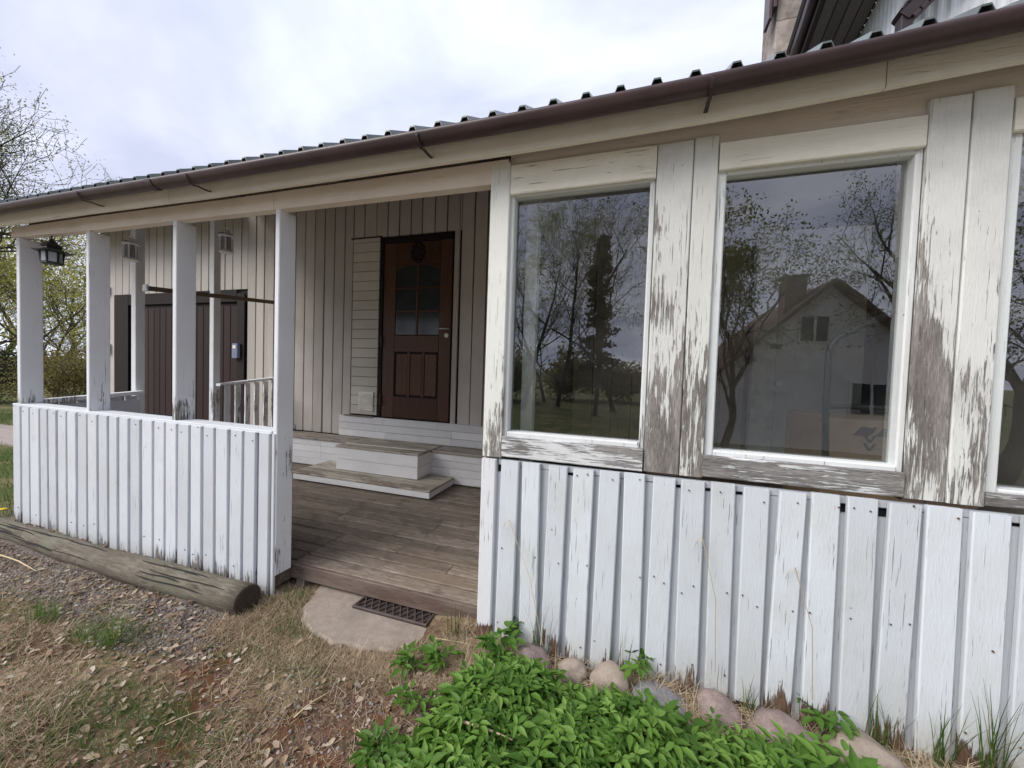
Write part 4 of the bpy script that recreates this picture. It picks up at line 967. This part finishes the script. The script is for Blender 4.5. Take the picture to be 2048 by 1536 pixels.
def dgreen(x, y):
    g = np.zeros_like(x)
    for cx, cy, rx, ry, w_ in ((-1.62, -.72, .35, .10, .9), (-1.85, -.80, .28, .10, .8), (-2.35, -.48, .28, .10, .6), (-1.55, -.16, .25, .08, .6), (-1.70, .02, .16, .1, .8), (-.95, -.10, .3, .06, .5), (-2.0, -.95, .5, .1, .5), (-1.45, -.35, .3, .1, .4), (-3.2, -.75, .6, .2, .4)):
        g = np.maximum(g, w_*np.exp(-(((x-cx)/rx)**2+((y-cy)/ry)**2)))
    return np.where(blocked(x, y), 0, np.maximum(g, .03))
P = scatter(160000, -4.6, -.4, -1.35, .15, lambda x, y: dgreen(x, y)*.8)
n_ = len(P); V, F, idx = blades(P, NR.uniform(.02, .06, n_), NR.uniform(.0014, .003, n_), NR.uniform(0, 6.28, n_), NR.uniform(.1, .9, n_), NR.uniform(.05, .35, n_))
fastobj('green_grass', V, F, M_green, None, np.clip(NR.normal(.4, .22, n_), 0, 1)[idx], kind='stuff', label='short green grass in patches')
P = scatter(5200, -.62, 1.3, -.26, -.02, lambda x, y: np.clip(vn(x, y, 9, .7)+.2, 0, 1)); n_ = len(P); P[:, 2] += NR.uniform(0, .02, n_)
V, F, idx = blades(P, NR.uniform(.04, .16, n_), NR.uniform(.0016, .0034, n_), NR.uniform(0, 6.28, n_), NR.uniform(.9, 1.5, n_), NR.uniform(-.1, .3, n_)); V[:, 1] = np.minimum(V[:, 1], -.014)
fastobj('straw', V, F, M_drygrass, None, np.clip(NR.normal(.6, .22, n_), 0, 1)[idx], kind='stuff', label='withered straw lying between the stones and the white wall')
# lawn left of the porch
P = scatter(60000, -14, -4.75, -.6, 5.5, lambda x, y: np.where((y > 2.2) & (x > -8.5), 0, np.where(inside(PATHP, x, y), 0.0, np.clip(.15+vn(x, y, 2.3, .4), 0, 1))))
n_ = len(P); V, F, idx = blades(P, NR.uniform(.04, .13, n_), NR.uniform(.003, .007, n_), NR.uniform(0, 6.28, n_), NR.uniform(.1, 1.0, n_), NR.uniform(.05, .4, n_))
fastobj('lawn_grass', V, F, M_green, None, np.clip(NR.normal(.5, .3, n_), 0, 1)[idx], kind='stuff', label='rough lawn grass left of the porch')
# dead leaves
def leafgeo(P, size, seedr):
    n_ = len(P); V = np.zeros((n_, 6, 3)); az = NR.uniform(0, 6.28, n_); ca, sa = np.cos(az), np.sin(az)
    pr_ = [(-.5, 0), (-.1, .30), (.28, .22), (.5, 0), (.28, -.22), (-.1, -.30)]
    tx, ty = NR.normal(0, .35, n_), NR.normal(0, .35, n_); curl = NR.uniform(-.1, .9, n_)
    for k_, (a, b_) in enumerate(pr_):
        a_ = a*size*NR.uniform(.85, 1.15, n_); b2 = b_*size*NR.uniform(.8, 1.3, n_)
        V[:, k_, 0] = P[:, 0]+ca*a_-sa*b2; V[:, k_, 1] = P[:, 1]+sa*a_+ca*b2
        V[:, k_, 2] = P[:, 2]+.008+np.abs(b2)*curl+(tx*a_+ty*b2)*.6
    V[:, :, 2] += (np.maximum(0, P[:, 2]+.002-V[:, :, 2].min(1)))[:, None]
    b_ = (np.arange(n_)*6)[:, None, None]; f_ = np.array([[0, 1, 2, 3], [0, 3, 4, 5]])[None]
    return V.reshape(-1, 3), (b_+f_).reshape(-1, 4), np.repeat(np.arange(n_), 2)
def dleaf(x, y):
    g = .30+.5*vn(x, y, 3.1, 2.2); g = np.where((x < -1.55) & (y < -.55), g*1.6, g)
    g = np.where((y > -.2) & (y < -.02) & (x < -1.9), 1.0, g); g = np.where((y > -.2) & (x > -.68), .9, g)
    return np.where(inside(SLABP, x, y) | ((y > .1) & (x > -1.95)) | ((y > -.02) & (x < -1.95)) | ((y > -.02) & (x > -.66)) | inside([(-.6, -1), (-.62, -.4), (-.5, -.22), (1.1, -.32), (1.1, -1)], x, y) | ((x < -1.9) & (abs(y+.135) < .06)), 0, np.clip(g, 0, 1))
P = scatter(9500, -4.7, 1.2, -1.35, .12, dleaf); n_ = len(P)
V, F, idx = leafgeo(P, .010+.036*NR.beta(1.6, 2.6, n_), 3)
fastobj('dead_leaves', V, F, M_leaf, None, np.clip(NR.beta(2, 2.2, n_), 0, 1)[idx], kind='stuff', label='pale brown dead leaves littering the ground')
P = np.stack([NR.uniform(-4.6, -1.96, 700), NR.uniform(-.085, -.004, 700), NR.uniform(.0, .045, 700)], 1); n_ = len(P)
V, F, idx = leafgeo(P, NR.uniform(.014, .040, n_), 3)
fastobj('leaf_drift', V, F, M_leaf, None, np.clip(NR.beta(1.6, 3, n_), 0, 1)[idx], kind='stuff', label='brown dead leaves caught between the log and the railing')
# gravel: small faceted stones
oc = np.array([(1, 0, 0), (-1, 0, 0), (0, 1, 0), (0, -1, 0), (0, 0, 1), (0, 0, -1)], float); of = np.array([[0, 2, 4], [2, 1, 4], [1, 3, 4], [3, 0, 4], [2, 0, 5], [1, 2, 5], [3, 1, 5], [0, 3, 5]])
def dgrav(x, y):
    g = np.where((y > -.52+.05*np.sin(x*6)) & (y < -.16) & (x < -1.8), 1.0, .06)
    g = np.where(((x+1.05)/.45)**2+((y+.52)/.24)**2 < 1, .3, g)
    return np.where(blocked(x, y), 0, g)
P = scatter(26000, -4.6, -.4, -1.3, .12, dgrav); n_ = len(P); r_ = NR.uniform(.004, .011, n_)
V = oc[None]*r_[:, None, None]*NR.uniform(.6, 1.3, (n_, 6, 1)); az = NR.uniform(0, 6.28, n_); R_ = np.zeros((n_, 3, 3)); R_[:, 0, 0] = np.cos(az); R_[:, 0, 1] = -np.sin(az); R_[:, 1, 0] = np.sin(az); R_[:, 1, 1] = np.cos(az); R_[:, 2, 2] = .7
V = np.einsum('nij,nkj->nki', R_, V)+P[:, None, :]+np.array([0, 0, .002]); F = (np.arange(n_)*6)[:, None, None]+of[None]
fastobj('gravel', V.reshape(-1, 3), F.reshape(-1, 3), M_gravel, None, np.repeat(NR.uniform(0, 1, n_), 8), kind='stuff', label='greyish pink gravel beside the log')
# separate tufts
def tuft(name, c, n_, hmin, hmax, spread, wd, mat, label, group, leanmax=.6, vmean=.5, bend=.25):
    P = np.zeros((n_, 3)); P[:, 0] = c[0]+NR.normal(0, spread, n_); P[:, 1] = c[1]+NR.normal(0, spread*.5, n_); P[:, 2] = gz(P[:, 0], P[:, 1])
    if c[1] > -.06: P[:, 1] = np.minimum(P[:, 1], -.016)
    az = NR.uniform(0, 6.28, n_)
    if c[1] > -.06: az = NR.uniform(math.pi*.98, math.pi*2.02, n_)
    V, F, idx = blades(P, NR.uniform(hmin, hmax, n_), np.full(n_, wd), az, NR.uniform(.02, leanmax, n_), NR.uniform(.02, bend, n_))
    return fastobj(name, V, F, mat, None, np.clip(NR.normal(vmean, .2, n_), 0, 1)[idx], label=label, cat='grass tuft', group=group)
for px, py, n_, h, sp_, lab in ((90, 1235, 130, .14, .05, 'bright green grass tuft on the gravel near the left edge'), (218, 1290, 90, .17, .035, 'green grass tuft with dry stalks, right of another tuft'), (160, 1275, 60, .09, .04, 'low grass tuft between the two green tufts on the gravel')):
    p = onZ(px, py, .0); tuft('grass_tuft', (p.x, p.y), n_, h*.4, h, sp_, .0028, M_green, lab, 'green tufts on the gravel', .9, .6)
for (px, n_, h, lab), lab2 in zip(((1075, 16, .26, 'long thin grass clump rising from the leftmost stone'), (1235, 9, .20, 'dark grass blades against the white boards left of the blue-grey stone'), (1500, 12, .18, 'thin grass against the boards left of the largest stone'), (1760, 18, .20, 'grass clump in front of the boards above the rightmost stone'),
                         (1885, 16, .22, 'grass blades at the wall foot right of the rightmost stone'), (1985, 26, .30, 'tall dark grass clump at the right edge of the view'), (930, 20, .16, 'grass clump in the corner between slab and wall corner')), ('withered straw behind the leftmost stone', 'withered straw left of the blue-grey stone', 'withered straw left of the largest stone', 'withered straw above the rightmost stone', 'withered straw right of the rightmost stone', 'withered straw at the right edge of the view', 'withered straw between slab and wall corner')):
    p = onY(px, 1420, -.025); y = -.025 if px > 950 else .06
    if px < 950: p = onZ(px, 1262, .03)
    tuft('grass_clump', (p.x, -.03 if px > 950 else p.y-.02), n_, h*.6, h*1.35, .024, .0050, M_green, lab, 'grass clumps along the wall', .35, .25, .16)
    tuft('straw_clump', (p.x+.02, -.03 if px > 950 else p.y-.02), max(5, n_//2), h*.4, h*1.4, .03, .0022, M_drygrass, lab2, 'straw along the wall', .6, .6, .25)
# fallen dry stalks
def stalk(p0, p1, r_, label, lift=.02):
    p0, p1 = Vector(p0), Vector(p1); m_ = (p0+p1)/2+Vector((rg.uniform(-.006, .006), rg.uniform(-.006, .006), lift*.4))
    MB().tube([p0, (p0*2+m_*2)/4+Vector((0, 0, lift*.1)), m_, (p1*2+m_*2)/4, p1], [r_, r_, r_*.95, r_*.8, r_*.6], 6).build('dry_stalk', M_stalk, smooth=True, label=label, cat='stalk', group='fallen dry stalks')
M_stalk = wood('straw_stalk', (.58, .48, .31), (.46, .36, .22), (.50, .40, .25), 'x', .5, .6, None, .1)
def Zp(px, py, z): p = onZ(px, py, z); return (p.x, p.y, p.z)
stalk(Zp(905, 1437, .20), Zp(1025, 1480, .20), .0045, 'thick pale stalk lying on top of the green leaves', .006)
stalk(Zp(989, 1328, .18), Zp(983, 1402, .20), .003, 'short upright pale stalk on the far part of the green patch', .004)
stalk(Zp(865, 1276, .06), Zp(1010, 1310, .10), .003, 'long pale stalk crossing the slab corner toward the wall')
stalk(Zp(808, 1338, .05), Zp(945, 1310, .07), .0022, 'thin arched stalk on the soil left of the patch', .03)
stalk(Zp(775, 1352, .04), Zp(812, 1437, .04), .0022, 'pale thin stalk leaning on the soil, left of the patch')
stalk(Zp(815, 1365, .04), Zp(905, 1368, .06), .003, 'pale stalk pointing into the green patch from the left')
stalk(Zp(705, 1455, .03), Zp(753, 1495, .03), .0022, 'short stalk on the bare brown soil')
stalk(Zp(588, 1435, .03), Zp(668, 1378, .03), .0025, 'straight stalk on the dry grass below the slab')
stalk(Zp(1165, 1290, .12), Zp(1260, 1330, .14), .003, 'pale stalk lying across the stones at the wall')
stalk(Zp(1190, 1295, .16), Zp(1240, 1290, .15), .0025, 'short pale stalk above the beige stone')
stalk(Zp(0, 1110, .02), Zp(72, 1142, .02), .004, 'pale stalk lying at the left edge in front of the log')
stalk(Zp(330, 1450, .03), Zp(440, 1415, .03), .002, 'thin pale stalk across the green grass patch')
# tall seed stalks before the boards
for px, pyb, pxt, pyt, lab in ((1085, 1290, 1018, 1040, 'tall thin seed stalk bending left before the boards'), (1430, 1345, 1405, 1075, 'tall thin dry stalk before the boards below the second window'), (1625, 1400, 1590, 1135, 'tall brown stalk with bent tip before the boards')):
    a, b_ = onY(px, pyb, -.05), onY(pxt, pyt, -.03); m_ = (a+b_)/2+Vector((.02, -.01, .03))
    c_ = b_+Vector((-.02, 0, -.02)); d_ = b_+Vector((-.028, 0, -.05))
    MB().tube([a, (a+m_)/2, m_, (m_+b_)/2, b_, c_, d_], [.0016, .0015, .0014, .0012, .0022, .0016, .0006], 5).build('seed_stalk', M_stalk, label=lab, cat='stalk', group='standing seed stalks')
# dandelions
M_dan = plain('dandelion_yellow', (.75, .52, .02), .7)
for px, py, lab in ((6, 1022, 'yellow dandelion at the left edge beside the railing'), (40, 1180, None)):
    if not lab: continue
    p = onZ(px, py, .04); dn_ = thing('dandelion', (p.x, p.y, 0), lab, 'flower')
    MB().lathe((p.x, p.y, .05), [(.004, 0), (.022, .004), (.024, .009), (.012, .014)], 10).build('flower_head', M_dan, dn_)
    MB().tube([(p.x, p.y, 0), (p.x+.004, p.y, .05)], .002, 5).build('stem', plain('dandelion_stem', (.1, .16, .04)), dn_)

# ================================================================== TREES AND BACKGROUND
def grow(rg, base, height, spread, levels=4, lean=(0, 0), nb=(6, 5, 4, 3), tr=.02, up=.25, start=.25, twist=.22):
    wood_, tips = [], []
    def br(p, d, L, r, lv):
        n_ = 5 if lv == 0 else 3; pts = [p.copy()]; rs = [r]; dirs = [d.copy()]
        for i in range(n_):
            d = (d+Vector((rg.gauss(0, twist), rg.gauss(0, twist), rg.gauss(0, twist*.6)+up*.3)).normalized()*.30).normalized()
            p = p+d*(L/n_); pts.append(p.copy()); rs.append(r*(1-(i+1)/n_*.75)); dirs.append(d.copy())
        wood_.append((pts, rs, lv))
        if lv >= levels-1:
            tips.extend([(pts[k_], dirs[k_]) for k_ in range(1, len(pts))]); return
        m_ = nb[min(lv, len(nb)-1)]
        for k_ in range(m_):
            u = start+(1-start)*(k_+rg.random())/m_ if lv == 0 else .25+.75*(k_+rg.random())/m_
            j = min(int(u*n_), n_-1); q_ = pts[j].lerp(pts[j+1], u*n_-j)
            a = rg.uniform(0, 2*math.pi); o = dirs[j].orthogonal().normalized(); o = (Matrix.Rotation(a, 3, dirs[j]) @ o)
            nd = (dirs[j]*rg.uniform(.35, .8)+o*rg.uniform(.6, 1.0)*(spread if lv == 0 else 1)+Vector((0, 0, up))).normalized()
            br(q_, nd, L*rg.uniform(.42, .66)*(1.0 if lv else (1.15-.5*u)), rs[j]*rg.uniform(.45, .62), lv+1)
    br(Vector(base), Vector((lean[0], lean[1], 1)).normalized(), height*.75, height*tr, 0)
    return wood_, tips
def leafquads(C, sizes, rgn):
    n_ = len(C); A = rgn.normal(0, 1, (n_, 3)); A /= np.linalg.norm(A, axis=1)[:, None]; B = np.cross(A, rgn.normal(0, 1, (n_, 3))); B /= np.linalg.norm(B, axis=1)[:, None]
    s = sizes[:, None]; V = np.stack([C-A*s*.5, C+B*s*.28, C+A*s*.5, C-B*s*.28], 1)
    return V.reshape(-1, 3), np.arange(n_*4).reshape(-1, 4)
def tree(name, base, height, spread, label, group, leafm, leaves, lsize, seed, jit=.25, cat='tree', wname='trunk', cname='crown', stems=1, sides=6, **kw):
    rg_ = random.Random(seed); rn = np.random.default_rng(seed)
    T = thing(name, base, label, cat, group)
    W_, tips = [], []
    for s_ in range(stems):
        b_ = Vector(base)+Vector((rg_.gauss(0, .25), rg_.gauss(0, .25), 0))*(stems > 1)
        a, c_ = grow(rg_, b_, height*(1 if stems == 1 else rg_.uniform(.7, 1.05)), spread, lean=kw.get('lean', (0, 0)) if stems == 1 else (rg_.gauss(0, .4), rg_.gauss(0, .4)), **{k_: v_ for k_, v_ in kw.items() if k_ != 'lean'})
        W_ += a; tips += c_
    mb = MB()
    for pts, rs, lv in W_: mb.tube(pts, [max(r_, .004) for r_ in rs], sides if lv == 0 else (4 if lv < 3 else 3), cap=(lv == 0))
    mb.build(wname, M_bark, T, smooth=True)
    tp = np.array([tuple(p_) for p_, _ in tips]); k_ = rn.integers(0, len(tp), leaves)
    C = tp[k_]+rn.normal(0, jit, (leaves, 3)); V, F = leafquads(C, rn.uniform(.6, 1.3, leaves)*lsize, rn)
    fastobj(cname, V, F, leafm, T, np.clip(rn.normal(.45, .25, leaves), 0, 1))
    return T
G1 = 'trees beyond the left end of the porch'
tree('tree', (-14.6, 1.95, 0), 7.3, .8, 'big budding deciduous tree rising above the roof at the left edge', G1, M_bud, 26000, .045, 21, .10, levels=5, nb=(16, 9, 5, 4), lean=(.10, .16), tr=.024, start=.22)
tree('tree', (-19, 6.0, 0), 5.6, 1.1, 'yellowish budding tree seen between the two leftmost porch posts', G1, M_yel, 9000, .08, 5, .22, levels=5, nb=(9, 6, 4, 3), start=.12)
tree('tree', (-24, 6.2, 0), 6.6, 1.2, 'greenish tree farther behind the yellowish one', G1, M_yel, 8000, .10, 9, .25, levels=5, nb=(9, 6, 4, 2), start=.1)
tree('tree', (-17.5, 3.3, 0), 4.6, 1.0, 'dark-trunked tree just left of the leftmost porch post', G1, M_bud, 4500, .08, 14, .2, levels=5, nb=(8, 5, 4, 2), start=.1, tr=.05)
tree('tree', (-32, 12, 0), 7.5, 1.2, 'tall far tree behind the shrubs, above the path', G1, M_bud, 8000, .12, 15, .35, levels=4, nb=(10, 7, 5), start=.1)
tree('tree', (-30, 5.2, 0), 7, 1.2, 'far tree at the left edge behind the dark trunk', G1, M_bud, 7000, .12, 19, .35, levels=4, nb=(10, 7, 5), start=.05)
tree('bush', (-12.4, 3.55, 0), 1.75, 1.3, 'rounded yellow-green bush with reddish twigs behind the porch railing', None, M_bushl, 9000, .045, 31, .10, cat='bush', wname='branches', cname='foliage', stems=11, levels=3, nb=(7, 5), start=.1, tr=.008)
tree('bush', (-15.5, 5.3, 0), 2.2, 1.3, 'brownish taller bush behind the rounded yellow-green one', None, M_bushl, 8000, .06, 32, .14, cat='bush', wname='branches', cname='foliage', stems=10, levels=3, nb=(7, 5), start=.1, tr=.008)
tree('bush', (-16.8, 3.9, 0), 1.6, 1.3, 'low dark green bush left of the rounded bush', None, M_needle, 7000, .06, 33, .14, cat='bush', wname='branches', cname='foliage', stems=9, levels=3, nb=(7, 5), start=.1, tr=.008)
# --- across the yard, seen mirrored in the windows
GY_ = -.9
def yard(px, py, Y): p = onY(px, py, Y); return (p.x, .12-Y, p.z)
wh = thing('white_house', (6, -15.5, GY_), 'small white gabled house across the yard, mirrored in the second window', 'house')
yh = -12.9; xa, za = 2.75, 1.45; xr_, zr_ = 5.98, 4.50; xb, zb_ = 9.2, 1.45
mb = MB(); mb.add([(xa, yh, GY_), (xb, yh, GY_), (xb, yh, zb_), (xr_, yh, zr_), (xa, yh, za), (xa, yh-7, GY_), (xb, yh-7, GY_), (xb, yh-7, zb_), (xr_, yh-7, zr_), (xa, yh-7, za)],
          [(4, 3, 2, 1, 0), (5, 6, 7, 8, 9), (0, 5, 9, 4), (1, 2, 7, 6), (0, 1, 6, 5)]); mb.build('wall', M_refw, wh)
for x0_, z0_, x1_, z1_ in ((xr_, zr_, xa-.35, za-.33), (xr_, zr_, xb+.35, zb_-.33)):
    d_ = Vector((x1_-x0_, 0, z1_-z0_)); up_ = Vector((0, 1, 0)).cross(d_).normalized(); up_ = up_ if up_.z > 0 else -up_
    MB().bar(Vector((x0_, yh-3.4, z0_))+up_*.05, Vector((x1_, yh-3.4, z1_))+up_*.05, (0, 1, 0), up_, 7.6, .12, .01).build('roof', M_refr, wh)
cm = MB().box(4.88, 5.50, yh-1.2, yh-.5, 2.6, 4.80, 'z').build('chimney', M_brick, wh); MB().box(4.82, 5.56, yh-1.25, yh-.45, 4.90, 4.95, 'x').build('cap', M_black, cm)
for sx in (4.9, 5.42): MB().box(sx, sx+.06, yh-.9, yh-.84, 4.80, 4.9, 'z').build('cap_leg', M_black, cm)
for x0_, x1_, z0_, z1_ in ((5.15, 6.0, 2.6, 3.5), (4.3, 4.75, 2.32, 2.62), (6.6, 7.7, .3, 1.4)):
    wfr = MB().box(x0_, x1_, yh+.0, yh+.05, z0_, z1_, 'x').build('window', M_offw, wh); MB().box(x0_+.07, x1_-.07, yh+.052, yh+.07, z0_+.07, z1_-.07, 'x').build('pane', M_glassw, wfr)
for wa, wb, za_, zb2 in ((5.15, 6.0, 2.6, 3.5), (6.6, 7.7, .3, 1.4)):
    MB().box((wa+wb)/2-.035, (wa+wb)/2+.035, yh+.071, yh+.09, za_+.07, zb2-.07, 'z').build('window_bar', M_offw, wh)
MB().box(3.6, 4.0, yh+.01, yh+.03, 1.95, 2.08, 'x').build('house_sign', M_bluebox, wh)
G2 = 'trees across the yard mirrored in the windows'
def rtree(px, pyt, Y, label, seed, leafm=M_bud, leaves=6000, ls=.12, kind=None, **kw):
    x, y, z = yard(px, pyt, Y); h = z-GY_
    return tree('tree', (x, y, GY_), h, kw.pop('spread', 1.0), label, G2, leafm, int(leaves*1.5), ls*.7, seed, .13, levels=kw.pop('levels', 5), nb=kw.pop('nb', (9, 6, 4, 3)), start=kw.pop('start', .15), **kw)
rtree(1470, 400, 11, 'leafy tree mirrored at the left side of the second window', 41, M_bud, 9000, .12, tr=.016, spread=.55)
rtree(1835, 400, 17, 'wide bare-branched tree mirrored at the right side of the second window', 42, M_bud, 3500, .12, tr=.03, spread=1.2)
rtree(2040, 330, 10, 'large dark tree mirrored in the third window', 43, M_bud, 4000, .12, tr=.03, spread=1.2)
rtree(1060, 420, 20, 'tall birch mirrored at the left of the first window', 44, M_bud, 7000, .14, tr=.012, spread=.8)
rtree(1130, 400, 23, 'thin birch mirrored left of the middle of the first window', 45, M_bud, 7000, .14, tr=.012, spread=.8)
rtree(1245, 385, 22, 'slender sparse tree mirrored right of the pine in the first window', 47, M_bud, 2500, .12, tr=.012, spread=.7)
def conifer(px, pyt, Y, label, seed):
    x, y, z = yard(px, pyt, Y); h = z-GY_; rg_ = random.Random(seed); rn = np.random.default_rng(seed)
    T = thing('conifer', (x, y, GY_), label, 'tree', G2); mb = MB(); mb.tube([(x, y, GY_), (x+.1, y, GY_+h*.5), (x, y, GY_+h)], [h*.014, h*.010, .01], 7); C = []
    zz_ = .18*h
    while zz_ < h*.98:
        R_ = (h-zz_)*.17+.12
        for k_ in range(5):
            a = rg_.uniform(0, 6.28); L_ = R_*rg_.uniform(.6, 1.15); e_ = (x+math.cos(a)*L_, y+math.sin(a)*L_, GY_+zz_-L_*rg_.uniform(-.25, .3))
            mb.tube([(x, y, GY_+zz_), e_], [.03, .008], 4, False)
            for j in range(34):
                u = rg_.uniform(.2, 1.05); C.append((x+(e_[0]-x)*u+rg_.gauss(0, .12), y+(e_[1]-y)*u+rg_.gauss(0, .12), GY_+zz_+(e_[2]-GY_-zz_)*u+rg_.gauss(0, .09)))
        zz_ += h*.035
    mb.build('trunk', M_bark, T); C = np.array(C); V, F = leafquads(C, rn.uniform(.14, .34, len(C)), rn); fastobj('crown', V, F, M_needle, T, rn.uniform(0, 1, len(C)))
conifer(1205, 460, 19, 'dark pine mirrored in the right half of the first window', 51)
rtree(1100, 470, 26, 'pale young birch behind the other birches mirrored in the first window', 53, M_yel, 8000, .14, tr=.010, spread=.7)
for k_, (x, y, h) in enumerate(((-9, -26, 7), (-5, -30, 8), (-1, -31, 7), (3, -30, 6.5), (-14, -24, 8), (9, -32, 7), (14, -30, 8))):
    tree('bush', (x, y, GY_), h*.55, 1.3, ['dense brownish thicket mirrored low in the first window, nearest', 'dense thicket behind the mirrored pine', 'thicket between the mirrored trees and the small white house', 'thicket left of the mirrored white house gable', 'thicket far beyond the mirrored birches', 'thicket behind the mirrored white house', 'thicket right of the mirrored white house'][k_], 'thickets across the yard', M_bushl, 5000, .3, 60+k_, .4, cat='bush', wname='branches', cname='foliage', stems=8, levels=3, nb=(7, 5), start=.1, tr=.008)
